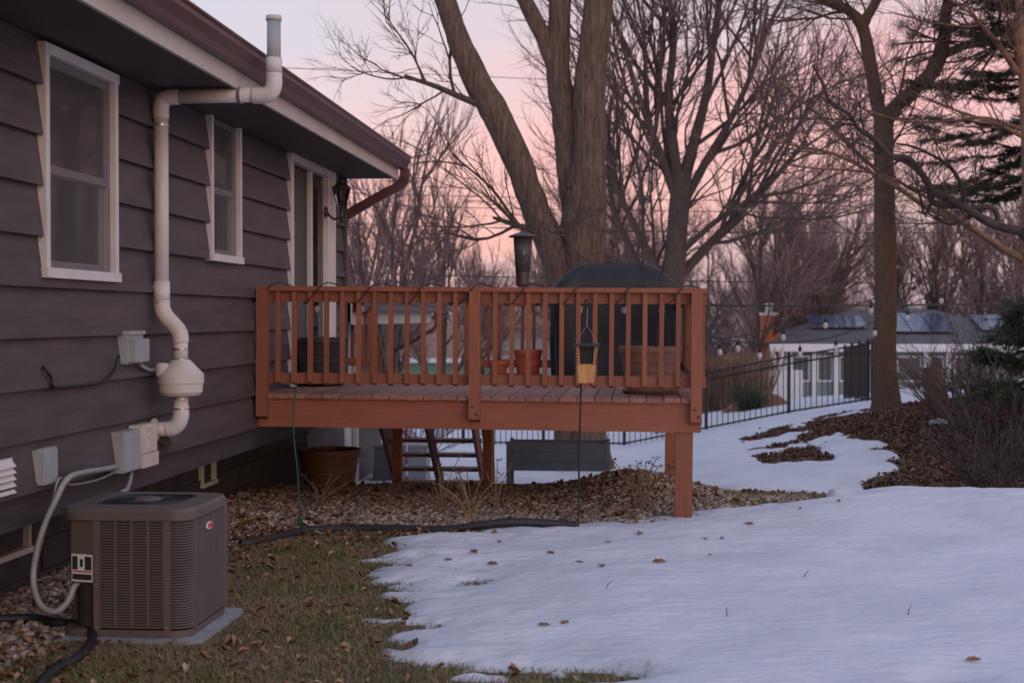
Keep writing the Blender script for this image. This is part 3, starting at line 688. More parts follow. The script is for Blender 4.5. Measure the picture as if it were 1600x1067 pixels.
# label plate on the service panel (slightly proud of it)
d0 = Vector((AX0 + .05, AY0 + .035, 0)); d1 = Vector((FX0, AY0 + .004, 0)); nrm = Vector((d1.y - d0.y, -(d1.x - d0.x), 0)).normalized()
def plate(u0, u1, z0, z1, mat, k, name='label_print', par=None):
    p = lambda u, z: d0.lerp(d1, u) + nrm * (.002 + .0012 * k) + Vector((0, 0, z))
    return MB().add([p(u0, z0), p(u1, z0), p(u1, z1), p(u0, z1)], [(0, 1, 2, 3)]).build(name, mat, par or ac)
sp = plate(.02, .96, AZ0 + .275, AZ0 + .415, 'label_white', 0, 'warning_label')
plate(.06, .30, AZ0 + .335, AZ0 + .405, 'label_black', 1, par=sp); plate(.62, .92, AZ0 + .335, AZ0 + .405, 'label_black', 1, par=sp); plate(.40, .54, AZ0 + .35, AZ0 + .39, 'label_black', 1, par=sp)
plate(.06, .92, AZ0 + .323, AZ0 + .331, 'red', 1, par=sp); plate(.06, .92, AZ0 + .284, AZ0 + .314, 'label_black', 1, par=sp)
# top cap with fan opening
ccx, ccy = (AX0 + AX1) / 2, (AY0 + AY1) / 2
outer = rrect(AX0 - .008, AX1 + .008, AY0 - .008, AY1 + .008, rc + .01, 9); N = len(outer); ins = []
for (x, y) in outer:
    a = math.atan2(y - ccy, x - ccx); ins.append((ccx + .275 * math.cos(a), ccy + .275 * math.sin(a)))
shr = [(ccx + (x - ccx) * .97, ccy + (y - ccy) * .97) for x, y in outer]
vs = [(x, y, AZ1 - .03) for x, y in outer] + [(x, y, AZ1 + .012) for x, y in outer] + [(x, y, AZ1 + .028) for x, y in shr] + [(x, y, AZ1 + .034) for x, y in ins] + [(ccx + (x - ccx) * .95, ccy + (y - ccy) * .95, AZ1 + .01) for x, y in ins]
MB().add(vs, [(r * N + k, r * N + (k + 1) % N, (r + 1) * N + (k + 1) % N, (r + 1) * N + k) for r in range(4) for k in range(N)]).build('top_cap', 'ac_paint', ac, False)
m = MB()
for r in np.arange(.08, .275, .016):
    m.tube([(ccx + r * math.cos(t), ccy + r * math.sin(t), AZ1 + .03) for t in np.linspace(0, 2 * math.pi, 33)], .0022, 4, False)
for k in range(24):
    a = 2 * math.pi * k / 24; m.tube([(ccx + .07 * math.cos(a), ccy + .07 * math.sin(a), AZ1 + .032), (ccx + .275 * math.cos(a), ccy + .275 * math.sin(a), AZ1 + .028)], .0025, 4)
m.build('fan_guard', 'black_metal', ac, kind='stuff')
MB().lathe([(0, .045), (.06, .043), (.085, .03), (.085, .02), (0, .02)], (ccx, ccy, AZ1), 24).build('motor_cover', 'ac_paint', ac, True)
for k in range(4):
    a = k * math.pi / 2 + .3; c_, s_ = math.cos(a), math.sin(a); P = lambda r, w, z: (ccx + r * c_ - w * s_, ccy + r * s_ + w * c_, AZ1 + z)
    MB().add([P(.05, -.03, -.04), P(.26, -.09, -.05), P(.26, .07, -.01), P(.05, .03, -.015)], [(0, 1, 2, 3)]).build('fan_blade', 'ac_dark', ac)
MB().prism(rrect(AX0 + .05, AX1 - .05, AY0 + .05, AY1 - .05, rc), 'z', AZ1 - .019, AZ1 - .012).build('shroud_floor', 'ac_dark', ac)
by, bz = (at(330, 820, 7.4)), 0
B = on_x(327, 820, AX1 + .006)
o = MB().prism([(B.y + .055 * math.cos(t) * (1.0), B.z + .020 * math.sin(t)) for t in np.linspace(0, 2 * math.pi, 20)[:-1]], 'x', AX1 + .004, AX1 + .009).build('badge', 'label_white', ac)
MB().prism([(B.y + .006 + .042 * math.cos(t), B.z + .014 * math.sin(t)) for t in np.linspace(0, 2 * math.pi, 20)[:-1]], 'x', AX1 + .009, AX1 + .011).build('badge_face', 'red', o)
for (x, z) in ((FX0 + .01, AZ1 - .01), (-2.39, AZ1 - .01), (-2.375, AZ1 - .01), (FX0 + .015, .28), (-2.385, .28), (-2.39, AZ0 + .05), (FX0 + .015, AZ0 + .05)):
    MB().lathe([(0, -.004), (.006, -.003), (.007, 0), (0, 0)], (x, AY0 - .001, z), 8, 'y').build('screw', 'steel', ac)
# conduit loop
cq = lambda px, py, Y: at(px, py, Y)
Yd = on_x(178, 728, XW + .06).y
pts = [on_x(181, 729, XW + .05), on_x(160, 733, XW + .09), on_x(130, 738, XW + .12), on_x(105, 748, XW + .13), cq(85, 785, 7.25), cq(66, 830, 7.15), cq(54, 880, 7.1), cq(53, 915, 7.05), cq(64, 945, 7.0), cq(86, 955, 6.98), cq(105, 940, 7.0), cq(117, 915, 7.05), Vector((AX0 + .09, AY0 + .11, AZ0 + .275))]
tag(MB().tube(smooth_path(pts, 6), .0165, 10).build('power_whip', 'conduit_grey', None, True), 'grey flexible conduit looping from the disconnect box to the air conditioner', 'conduit')
tag(MB().tube(smooth_path([on_x(205, 738, XW + .06), on_x(203, 752, XW + .12), cq(198, 765, 7.9), cq(196, 775, 7.75), Vector((ccx + .1, AY1 + .02, .5)), Vector((ccx + .1, AY1 + .0, .3))], 5), .013, 8).build('power_cable', 'conduit_grey', None, True), 'grey cable dropping from the meter behind the air conditioner', 'cable')
tag(MB().tube(smooth_path([on_x(178, 738, XW + .04), on_x(150, 750, XW + .05), on_x(110, 757, XW + .06), on_x(92, 748, XW + .10), cq(78, 800, 7.28), cq(60, 870, 7.18), cq(50, 915, 7.1), cq(64, 950, 7.03)], 5), .006, 6).build('control_wire', 'conduit_grey', None, True), 'thin grey control wire following the conduit loop', 'wire')
zgl = lambda x, y: gz(x, y) + .03
def gpath(pix, dz=.03, Zg=0.0):
    out = []
    for (x, y) in pix:
        p = on_z(x, y, Zg); p = on_z(x, y, gz(p.x, p.y)); out.append(Vector((p.x, p.y, max(gz(p.x, p.y), float(snow_top(p.x, p.y)) if float(snow_mask(p.x, p.y)) > 0 else -9) + dz)))
    return out
tag(MB().tube(smooth_path([Vector((-3.68, 7.0, .07))] + gpath([(40, 975), (85, 982), (115, 985), (145, 1002), (125, 1035), (80, 1062), (60, 1085)], .035), 5), .024, 10).build('insulated_line', 'black_rubber', None, True), 'black foam insulated pipe on the gravel beside the air conditioner', 'pipe')

# ------------------------------------------------------------------ deck
YD, YDB = 11.5, 15.75; XD0, XD1 = XW + .03, .47; ZD = 1.022
deck = thing('deck', (XW, YD, ZD), 'raised reddish brown wooden deck with baluster railing against the house', 'deck')
nb = 26; bw = (XD1 - XD0) / nb; rnd = random.Random(4)
for i in range(nb):
    x0 = XD0 + i * bw + .003; x1 = x0 + bw - .006; fy = YD - .03 - rnd.uniform(0, .012)
    zc = ZD + rnd.uniform(-.002, .002)
    MB().prism([(x0, zc - .036), (x1, zc - .036), (x1, zc - .005), (x1 - .004, zc), (x0 + .004, zc), (x0, zc - .005)], 'y', fy, YDB + .02).build('deck_board', 'deck_top', deck)
ZB1 = ZD - .038; ZB0 = ZB1 - .235
MB().box(XD0, XD1 + .02, YD, YD + .038, ZB0, ZB1).build('rim_beam', 'wood_x', deck)
MB().box(XD0, XD1 + .02, YDB - .04, YDB, ZB0, ZB1).build('rim_beam', 'wood_x', deck)
MB().box(XD1 - .02, XD1 + .018, YD + .04, YDB - .042, ZB0, ZB1).build('side_beam', 'wood_y', deck)
for k in range(8): MB().box(XD0 + .2 + k * .42, XD0 + .238 + k * .42, YD + .04, YDB - .042, ZB0 + .01, ZB1 - .001).build('joist', 'wood_y', deck)
MB().box(XD0 + .1, XD1 - .05, 15.2, 15.28, ZB0 - .19, ZB0 - .001).build('girder', 'wood_x', deck)
ZC = ZD + .885                                          # cap top
def rail_x(y, x0, x1, s):                               # rail running along X; s=-1 balusters on the -Y side
    MB().box(x0, x1, y - .035, y + .105, ZC - .038, ZC).build('rail_cap', 'wood_x', deck)
    MB().box(x0, x1, y + .02, y + .058, ZC - .128, ZC - .039).build('top_rail', 'wood_x', deck)
    MB().box(x0, x1, y + .02, y + .058, ZD + .085, ZD + .172).build('bottom_rail', 'wood_x', deck)
bal = MB().prism([(-.0185, -.36), (.0185, -.36), (.0185, .36), (-.0185, .36)], 'y', -.018, .018)
hb = (ZC - .04 - (ZD + .075)) / 2
bal = MB().add([(x, y, z) for z in (-hb + .0, hb) for (x, y) in ((-.0185, -.0185), (.0185, -.0185), (.0185, .0185), (-.0185, .0185))], [(4, 5, 6, 7), (0, 1, 5, 4), (1, 2, 6, 5), (2, 3, 7, 6), (3, 0, 4, 7)])
bal.v[0] = (-.0185, -.0185, -hb + .022); bal.v[1] = (.0185, -.0185, -hb + .022); bal.f.append((3, 2, 1, 0))
me_bal = bpy.data.meshes.new('baluster'); me_bal.from_pydata(bal.v, [], bal.f); me_bal.update()
def baluster(x, y, rot=0):
    o = link('baluster', me_bal, 'wood_z', deck); o.location = (x, y, (ZC - .04 + ZD + .075) / 2 + rnd.uniform(-.004, .004)); o.rotation_euler.z = rot
def post4(x, y, z0, z1, big=.089):
    h = big / 2
    MB().add([(x - h, y - h, z0 + .03), (x + h, y - h, z0 + .03), (x + h, y + h, z0), (x - h, y + h, z0), (x - h, y - h, z1), (x + h, y - h, z1), (x + h, y + h, z1), (x - h, y + h, z1)],
             [(3, 2, 1, 0), (4, 5, 6, 7), (0, 1, 5, 4), (1, 2, 6, 5), (2, 3, 7, 6), (3, 0, 4, 7)]).build('rail_post', 'wood_z', deck)
fyb = YD - .01
rail_x(YD + .0, XD0 - .03, XD1 + .06, -1)
pxs = [XD0 + .06, at(742, 500, YD - .03).x, at(1088, 500, YD - .03).x]
for x in pxs: post4(x, YD - .046, ZB0 + .06, ZC - .039)
for x in pxs[1:]:
    for (dx, dz) in ((-.012, .13), (.02, .07)):
        MB().lathe([(0, -.006), (.010, -.004), (.012, 0), (0, 0)], (x + dx, YD - .0915, ZB0 + .06 + dz), 8, 'y').build('bolt', 'bark_dark', deck)
for (p0, p1, n) in ((434, 711, 12), (773, 1059, 12)):
    for k in range(n):
        baluster(at(p0 + (p1 - p0) * k / (n - 1), 520, YD).x, YD + .0)
# right side rail
xs = XD1 + .035
MB().box(xs - .105, xs + .035, YD + .11, YDB - .02, ZC - .038, ZC - .001).build('rail_cap', 'wood_y', deck)
MB().box(xs - .058, xs - .02, YD + .06, YDB - .05, ZC - .128, ZC - .039).build('top_rail', 'wood_y', deck)
MB().box(xs - .058, xs - .02, YD + .06, YDB - .05, ZD + .085, ZD + .172).build('bottom_rail', 'wood_y', deck)
y = YD + .15
while y < YDB - .1: baluster(xs, y, R(90)); y += .127
post4(xs - .0, YDB - .05, ZB0 + .06, ZC - .039)
# back rail with stair opening
bx = [at(p, 500, YDB).x for p in (536, 580, 731)]
def back_part(x0, x1):
    rail_x(YDB - .06, x0, x1, 1)
    k = x0 + .1
    while k < x1 - .05: baluster(k, YDB + .015); k += .127
back_part(bx[0], bx[1]); back_part(bx[2], XD1)
for x in bx: post4(x, YDB + .03, ZB0 + .06, ZC - .039)
# ground posts
def leg(x, y, s=.14): MB().box(x - s / 2, x + s / 2, y - s / 2, y + s / 2, gz(x, y) - .25, ZB0 - .001 - .0).build('support_post', 'wood_z', deck)
leg(at(1069, 800, YD + .06).x, YD + .09); leg(at(1050, 760, 15.45).x, 15.45); leg(at(763, 760, 15.45).x, 15.45, .10); leg(at(622, 760, 15.45).x, 15.45, .10)
MB().box(XD0, XD1 - .05, 15.39, 15.51, ZB0 - .002, ZB0 + .0 - .001).build('shim', 'wood_x', deck)
deck.rotation_euler.y = R(.42)

# ------------------------------------------------------------------ stairs behind the deck
st = thing('stairs', (-2.45, 15.8, -.6), 'open dark wooden stairs going down behind the deck', 'stairs')
ya, za, yb, zb = YDB + .04, ZD - .10, 17.55, -.62
for x in (-2.97, -2.44, -1.90):
    MB().prism([(ya, za - .30), (yb - .1, zb - .02), (yb + .15, zb - .02), (yb + .12, zb + .12), (ya, za)], 'x', x - .02, x + .02).build('stringer', 'wood_dark', st)
nst = 8
for k in range(1, nst):
    t = k / nst; y = ya + (yb - ya) * t; z = za + .06 + (zb - za) * t
    MB().box(-3.0, -1.87, y - .12, y + .14, z - .036, z).build('tread', 'wood_dark', st)
for x in (-3.02, -1.85):
    MB().prism([(ya, ZC - .02), (ya, ZC - .11), (yb, zb + .80), (yb, zb + .89)], 'x', x - .02, x + .02).build('handrail', 'wood_dark', st)
    MB().prism([(ya, ZD + .2), (ya, ZD + .11), (yb, zb + .20), (yb, zb + .29)], 'x', x - .02, x + .02).build('lower_rail', 'wood_dark', st)
    MB().box(x - .045, x + .045, yb - .02, yb + .07, zb - .12, zb + .92).build('newel_post', 'wood_dark', st)
    for k in range(1, 11):
        t = k / 11.; y = ya + (yb - ya) * t; z = (ZC - .06) + (zb + .84 - ZC + .06) * t
        MB().box(x - .018, x + .018, y - .018, y + .018, z - .66, z).build('baluster', 'wood_dark', st)

# ------------------------------------------------------------------ things on the deck
def dz(x): return ZD - (x - XW) * math.tan(R(.42)) + .002
def pot(name, x, y, z, r, h, mat, label, saucer=True, soil=True, rim=.03, bands=True, taper=.78, cat='flower pot'):
    t = thing(name, (x, y, z), label, cat); s = .02 if saucer else 0
    pr_ = [(0, s), (r * taper, s), (r * (taper + .03), s + h * .25)]
    if bands: pr_ += [(r * (taper + .06), s + h * .42), (r * (taper + .085), s + h * .44), (r * (taper + .10), s + h * .62), (r * (taper + .12), s + h * .64)]
    pr_ += [(r * .95, s + h - rim * 1.6), (r, s + h - rim * 1.5), (r, s + h), (r - .02, s + h), (r - .03, s + h - .05)]
    MB().lathe(pr_ + [(0, s + h - .05)], (x, y, z), 32).build('pot_body', mat, t, False)
    if saucer: MB().lathe([(0, 0), (r * taper + .01, 0), (r * taper + .04, .03), (r * taper + .03, .03), (r * taper, .012), (0, .012)], (x, y, z), 28).build('saucer', mat, t)
    if soil: MB().lathe([(0, s + h - .045), (r - .032, s + h - .048), (r - .032, s + h - .05), (0, s + h - .05)], (x, y, z), 24).build('soil', 'soil', t)
    return t
p = at(1016, 612, 12.2); brown = pot('flower_pot', p.x, 12.2, dz(p.x), .27, .38, 'pot_brown', 'large brown plastic flower pot with bare stalks at the right end of the deck')
m = MB()
for (a, b, c) in (((1007, 545), (1005, 430), (1003, 360)), ((1025, 545), (1033, 440), (1043, 385))):
    pts = smooth_path([at(*a, 12.2), at(*b, 12.2), at(*c, 12.2)], 10); m.tube(pts, [.012 - .007 * i / len(pts) for i in range(len(pts))], 6)
    for i, q in enumerate(pts[4:]):
        for s in range(3):
            an = rnd.uniform(0, 6.28); m.tube([q, q + Vector((math.cos(an) * .018, math.sin(an) * .018, .012))], [.006, .003], 4)
m.build('stalk', 'bark_dark', brown)
p = at(498, 607, 12.9); pot('flower_pot', p.x, 12.9, dz(p.x), .275, .42, 'pot_dark', 'large black flower pot beside the sliding door on the deck')
p = at(825, 588, 15.3); pot('flower_pot', p.x, 15.3, dz(p.x), .155, .27, 'terracotta', 'glossy terracotta flower pot in front of the covered grill')
p = at(779, 586, 15.3); tp = pot('flower_pot', p.x, 15.3, dz(p.x), .11, .15, 'terracotta', 'small low terracotta pot with dry stems near the deck middle')
m = MB()
for k in range(7):
    an = rnd.uniform(0, 6.28); m.tube(smooth_path([(p.x, 15.3, dz(p.x) + .14), (p.x + .03 * math.cos(an), 15.3 + .03 * math.sin(an), dz(p.x) + .25), (p.x + .07 * math.cos(an), 15.3 + .07 * math.sin(an), dz(p.x) + rnd.uniform(.3, .42))], 3), .004, 4)
m.build('dry_stem', 'twig', tp)
# covered grill
gxa, gxb = at(862, 585, 15.2).x, at(1060, 585, 15.2).x; gcy = 15.2; gb = dz((gxa + gxb) / 2); gt = at(950, 415, gcy).z
gr = thing('covered_grill', ((gxa + gxb) / 2, gcy, gb), 'barbecue grill under a black fabric cover on the deck', 'grill')
vs = []; rows = 22; cols_ = 56; cxg = (gxa + gxb) / 2; hwg = (gxb - gxa) / 2
for i in range(rows + 1):
    t = i / rows; z = gb + .012 + (gt - gb - .012) * t
    if t < .76: sx_, sy_ = 1 - .02 * t, .30
    else:
        u = (t - .76) / .24; sx_ = .985 - .42 * u ** 1.7; sy_ = .30 - .12 * u ** 2.2
    for k in range(cols_):
        a = 2 * math.pi * k / cols_; ca, sa = math.cos(a), math.sin(a); e = .28
        x = hwg * sx_ * math.copysign(abs(ca) ** e, ca); y = sy_ * math.copysign(abs(sa) ** e, sa)
        fold = .022 * float(vnoise(k * .55, t * 3.0 + 7, 3)) * 2 + .016 * math.sin(k * 1.9 + 3 * t) * (1 - t)
        vs.append((cxg + x + fold * ca, gcy + y + fold * sa, z + (.012 + .02 * t) * float(vnoise(k * .4, t * 5, 9))))
fs = [(i * cols_ + k, i * cols_ + (k + 1) % cols_, (i + 1) * cols_ + (k + 1) % cols_, (i + 1) * cols_ + k) for i in range(rows) for k in range(cols_)] + [tuple(range(rows * cols_, (rows + 1) * cols_))]
MB().add(vs, fs).build('cover', 'grill_cover', gr, True)
for sx_ in (-.8, .8): MB().tube([(cxg + hwg * sx_ - .02, gcy - .1, gb + .04), (cxg + hwg * sx_ + .02, gcy - .1, gb + .04)], .04, 12).build('caster_wheel', 'black_rubber', gr)
# tube feeder on a deck hook
fx = at(817, 400, YD + .12).x; hx = at(824, 400, YD + .12).x; fy_ = YD + .12; tz = lambda py: at(817, py, fy_).z
fd = thing('tube_feeder', (fx, fy_, tz(450)), 'clear tube bird feeder with brown metal roof hanging above the deck rail', 'bird feeder')
MB().lathe([(0, 0), (.045, 0), (.055, .02), (.06, tz(425) - tz(448)), (.056, tz(425) - tz(448)), (0, tz(425) - tz(448))], (fx, fy_, tz(448)), 24).build('seed_tray', 'feeder_metal', fd)
MB().lathe([(.057, 0), (.075, tz(372) - tz(425)), (.072, tz(372) - tz(425)), (.054, 0)], (fx, fy_, tz(425)), 32).build('clear_tube', 'clear', fd, True)
m = MB()
for k in range(16):
    a = 2 * math.pi * k / 16; m.tube([(fx + .058 * math.cos(a), fy_ + .058 * math.sin(a), tz(425)), (fx + .076 * math.cos(a), fy_ + .076 * math.sin(a), tz(372))], .002, 4)
m.build('ribs', 'feeder_metal', fd)
MB().lathe([(0, 0), (.05, 0), (.052, .04), (0, .045)], (fx, fy_, tz(426)), 20).build('seed_fill', 'seed', fd)
MB().lathe([(0, 0), (.115, 0), (.118, .008), (.10, .018), (.05, .035), (.02, .045), (.015, .06), (0, .062)], (fx, fy_, tz(371)), 32).build('roof', 'feeder_metal', fd, True)
MB().tube([(fx, fy_, tz(362)), (fx, fy_, tz(330))], .0022, 5).build('hanger_wire', 'black_metal', fd)
hk = thing('feeder_hook', (hx, fy_ - .01, ZD), 'curved black hook clamped inside the deck railing for the tube feeder', 'hook')
hkp = [(hx, fy_ - .015, dz(hx) + .1), (hx, fy_ - .015, tz(372) + .1), (hx + .002, fy_ - .012, tz(340)), (hx - .003, fy_ - .005, tz(322)), (hx - .018, fy_, tz(314)), (fx - .004, fy_, tz(319)), (fx - .006, fy_, tz(328)), (fx, fy_, tz(333)), (fx + .006, fy_, tz(329))]
MB().tube(smooth_path(hkp, 6), .006, 8).build('rod', 'black_metal', hk, True)
MB().box(hx - .02, hx + .02, YD + .058, fy_ - .005, ZC - .11, ZC - .06).build('clamp', 'black_metal', hk)
# shepherd pole with wooden feeder
pb = on_z(903, 838, 0); pb = on_z(903, 838, gz(pb.x, pb.y)); Yq = pb.y; wz_ = lambda px, py: at(px, py, Yq)
sp_ = thing('feeder_pole', (pb.x, pb.y, gz(pb.x, pb.y)), 'thin black pole stuck in the ground in front of the deck', 'pole')
MB().tube(smooth_path([Vector((pb.x, pb.y, pb.z - .12)), wz_(905, 720), wz_(908, 600), wz_(911, 500), wz_(914, 474), wz_(917, 468), wz_(920, 473), wz_(918, 480)], 6), .0075, 8).build('rod', 'black_metal', sp_, True)
yf = Yq - .06; fq = lambda px, py: at(px, py, yf)
wf = thing('wooden_feeder', fq(917, 600), 'wooden trapezoid bird feeder with wire mesh front hanging on the thin pole', 'bird feeder')
def P2(px, py): q = fq(px, py); return (q.x, q.z)
MB().prism([P2(904, 598), P2(928, 598), P2(931, 568), P2(902, 568)], 'y', yf - .022, yf + .022).build('feeder_body', 'cedar', wf)
MB().prism([P2(902, 568), P2(907, 568), P2(905, 541), P2(900, 541)], 'y', yf - .022, yf + .022).build('side_board', 'cedar', wf)
MB().prism([P2(926, 568), P2(931, 568), P2(934, 541), P2(929, 541)], 'y', yf - .022, yf + .022).build('side_board', 'cedar', wf)
MB().prism([P2(907, 568), P2(926, 568), P2(929, 541), P2(905, 541)], 'y', yf + .006, yf + .018).build('suet_back', 'label_black', wf)
m = MB()
for k in range(7): m.tube([fq(901, 541 + k * 4.5) + Vector((0, -.024, 0)), fq(933, 541 + k * 4.5) + Vector((0, -.024, 0))], .0016, 4)
for k in range(8): m.tube([fq(902 + k * 4.2, 541) + Vector((0, -.024, 0)), fq(903 + k * 4.0, 570) + Vector((0, -.024, 0))], .0016, 4)
m.build('wire_mesh', 'black_metal', wf)
MB().prism([P2(896, 541), P2(938, 541), P2(938, 537), P2(896, 537)], 'y', yf - .05, yf + .05).build('roof', 'label_black', wf)
m = MB(); tp_ = fq(917, 508); m.tube([fq(899, 538), tp_], .002, 5).tube([fq(935, 538), tp_], .002, 5).tube([tp_, wz_(918, 480)], .002, 5); m.build('hanger_wire', 'steel', wf)

# ------------------------------------------------------------------ string lights
def bulb(px, py, Y, parent, drop=.05, sc=1.0, p=None):
    p = p if p is not None else at(px, py, Y)
    MB().tube([p + Vector((0, 0, .0)), p + Vector((0, 0, -drop))], .004, 5).build('cord_drop', 'black_rubber', parent)
    b = MB().lathe([(0, 0), (.013 * sc, 0), (.019 * sc, -.02 * sc), (.021 * sc, -.055 * sc), (0, -.055 * sc)][::-1], p + Vector((0, 0, -drop)), 10).build('socket', 'black_rubber', parent, True)
    MB().lathe([(0, -.05 * sc), (.016 * sc, -.055 * sc), (.030 * sc, -.085 * sc), (.031 * sc, -.10 * sc), (.02 * sc, -.125 * sc), (0, -.135 * sc)][::-1], p + Vector((0, 0, -drop)), 12).build('bulb', 'bulb_glass_sky', parent, True)
rs = thing('rail_string_light', (XD0, YD, ZC), 'string light cable wound around the front deck rail cap', 'string light')
pts = []; n = 17; x = XD0 + .03
while x < XD1 - .02:
    zc = dz(x) + .885; e = min(x + .42, XD1)
    for (t, yy, zz) in ((.0, -.05, -.12), (.12, -.052, -.06), (.24, -.048, .004), (.36, .0, .022), (.5, .06, .012), (.62, .12, -.02), (.75, .115, -.12), (.9, .04, -.145)):
        pts.append(Vector((x + .21 * t * 2, YD + yy, zc + zz + rnd.uniform(-.006, .006))))
    x += .42
MB().tube(smooth_path(pts, 4), .0055, 6).build('cord', 'black_rubber', rs, True)
for (px, py) in ((495, 467), (565, 467), (705, 466), (840, 467), (908, 467), (975, 468), (1034, 470)):
    bulb(px, py, YD + .13, rs, .01, .8)
def string(name, pix, Y0, Y1, bulbs, label):
    t = thing(name, at(pix[0][0], pix[0][1], Y0), label, 'string light')
    xs_ = [p[0] for p in pix]; 
    def P(px): 
        u = (px - xs_[0]) / (xs_[-1] - xs_[0]); return at(px, float(np.interp(px, xs_, [p[1] for p in pix])), Y0 + (Y1 - Y0) * u)
    MB().tube(smooth_path([P(p[0]) for p in pix], 5), .007, 6).build('cord', 'black_rubber', t, True)
    for b in bulbs: bulb(0, 0, 0, t, .05, 1.0, P(b))
string('string_light', [(1096, 522), (1125, 528), (1160, 524), (1224, 508), (1290, 490), (1361, 468), (1430, 440), (1480, 418), (1530, 392)], 15.8, 19.5, (1153, 1224, 1290, 1361, 1428), 'upper string of clear bulbs from the deck corner to the right tree')
string('string_light', [(1096, 522), (1125, 530), (1187, 536), (1250, 534), (1306, 525), (1367, 502), (1418, 478), (1471, 452), (1540, 410)], 15.8, 18.5, (1125, 1187, 1250, 1306, 1367, 1418, 1471), 'lower string of clear bulbs from the deck corner to the right tree')
ec = smooth_path([at(440, 603, 11.7), at(455, 606, 11.6), at(462, 610, 11.46), at(459, 640, 11.40), at(459, 680, 11.3), at(465, 740, 11.25), at(468, 790, 11.2)] + gpath([(468, 822)], .02), 6)
tag(MB().tube(ec, .006, 6).build('extension_cord', 'green_cord', None, True), 'green extension cord hanging from the deck to the gravel', 'cord')
q = gpath([(469, 826)], .03)[0]
tag(MB().box(q.x - .018, q.x + .018, q.y - .016, q.y + .016, q.z - .03, q.z + .05).build('cord_plug', 'green_cord', None), 'green plug end of the cord resting on the gravel', 'plug')
hp = gpath([(375, 856), (400, 853), (435, 845), (480, 835), (540, 832), (620, 832), (700, 833), (800, 834), (900, 832)], .03)
tag(MB().tube(smooth_path(hp, 6), .033, 10).build('drain_hose', 'black_rubber', None, True), 'long black drain hose along the front edge of the gravel', 'hose')

# ------------------------------------------------------------------ under and behind the deck
p = at(500, 785, 14.2); pot('planter_tub', XF + .52, 14.6, gz(XF + .5, 14.6) - .02, .33, .44, 'pot_rust', 'big rust brown planter tub on the gravel under the deck', False, True, bands=True, cat='planter')
slab = MB().box(XF + .03, XF + 1.25, 16.6, 18.6, -.75, -.56).build('door_slab', 'concrete'); tag(slab, 'concrete step slab outside the walkout door', 'slab')
tag(MB().box(XF + .35, XF + 1.05, 17.75, 18.45, -.559, -.545).build('door_mat', 'black_rubber'), 'dark doormat on the concrete slab by the walkout door', 'doormat')
def bin_(name, x, y, z, w0, w1, d, h, mat, label, cat):
    t = thing(name, (x, y, z), label, cat)
    vs = [(x + sx_ * w / 2, y + sy_ * d / 2 * w / w1, z + zz) for (w, zz) in ((w0, 0), (w1, h)) for (sx_, sy_) in ((-1, -1), (1, -1), (1, 1), (-1, 1))]
    MB().add(vs, [(3, 2, 1, 0), (0, 1, 5, 4), (1, 2, 6, 5), (2, 3, 7, 6), (3, 0, 4, 7), (4, 5, 6, 7)]).build('bin_body', mat, t)
    MB().box(x - w1 / 2 - .02, x + w1 / 2 + .02, y - d / 2 - .02, y + d / 2 + .02, z + h, z + h + .035).build('lid', mat, t)
bin_('storage_bin', XF + .35, 18.9, gz(XF + .4, 18.9), .32, .26, .3, .5, 'grey_plastic', 'dark grey tapered bin against the wall beyond the walkout door', 'bin')
p = at(645, 755, 19.0); bin_('storage_bin', p.x, 19.0, gz(p.x, 19.0), .40, .44, .4, .52, 'light_plastic', 'light blue grey bin with lid seen through the stairs', 'bin')
# candy cane stake
p = at(645, 720, 18.9); cc = thing('candy_cane_stake', (p.x, 18.4, gz(p.x, 18.4)), 'red and white striped candy cane stake behind the stairs', 'lawn ornament')
pc = smooth_path([(p.x, 18.4, gz(p.x, 18.4) - .05), (p.x, 18.4, .45), (p.x + .01, 18.4, .58), (p.x + .07, 18.4, .63), (p.x + .13, 18.4, .58), (p.x + .13, 18.4, .50)], 8)
for i in range(len(pc) - 1): MB().tube(pc[i:i + 2], .016, 8).build('stripe', 'red' if i % 2 else 'candy_white', cc)
# raised metal planter bed
pl, pr2 = at(791, 770, 17.8), at(952, 770, 17.8); zt = at(870, 692, 17.8).z; zb_ = at(870, 736, 17.8).z; zg = gz(-.9, 17.8)
bd = thing('raised_bed', ((pl.x + pr2.x) / 2, 18.0, zg), 'dark slate metal raised garden bed on legs behind the deck', 'raised bed')
x0, x1, y0, y1 = pl.x, pr2.x, 17.8, 18.35; hh = (zt - zb_) / 3
for i in range(3):
    za_, zb2 = zb_ + i * hh + .002, zb_ + (i + 1) * hh - .002
    MB().box(x0 + .04, x1 - .04, y0 + .01, y0 + .022, za_, zb2).build('panel', 'slate_metal', bd); MB().box(x0 + .04, x1 - .04, y1 - .022, y1 - .01, za_, zb2).build('panel', 'slate_metal', bd)
    MB().box(x0 + .01, x0 + .022, y0 + .04, y1 - .04, za_, zb2).build('panel', 'slate_metal', bd); MB().box(x1 - .022, x1 - .01, y0 + .04, y1 - .04, za_, zb2).build('panel', 'slate_metal', bd)
for (x, y) in ((x0, y0), (x1 - .05, y0), (x0, y1 - .05), (x1 - .05, y1 - .05)): MB().box(x, x + .05, y, y + .05, gz(x, y) - .05, zt + .015).build('leg', 'slate_metal', bd)
MB().box(x0 + .03, x1 - .03, y0 + .03, y1 - .03, zb_ + .02, zt - .06).build('soil', 'soil', bd)

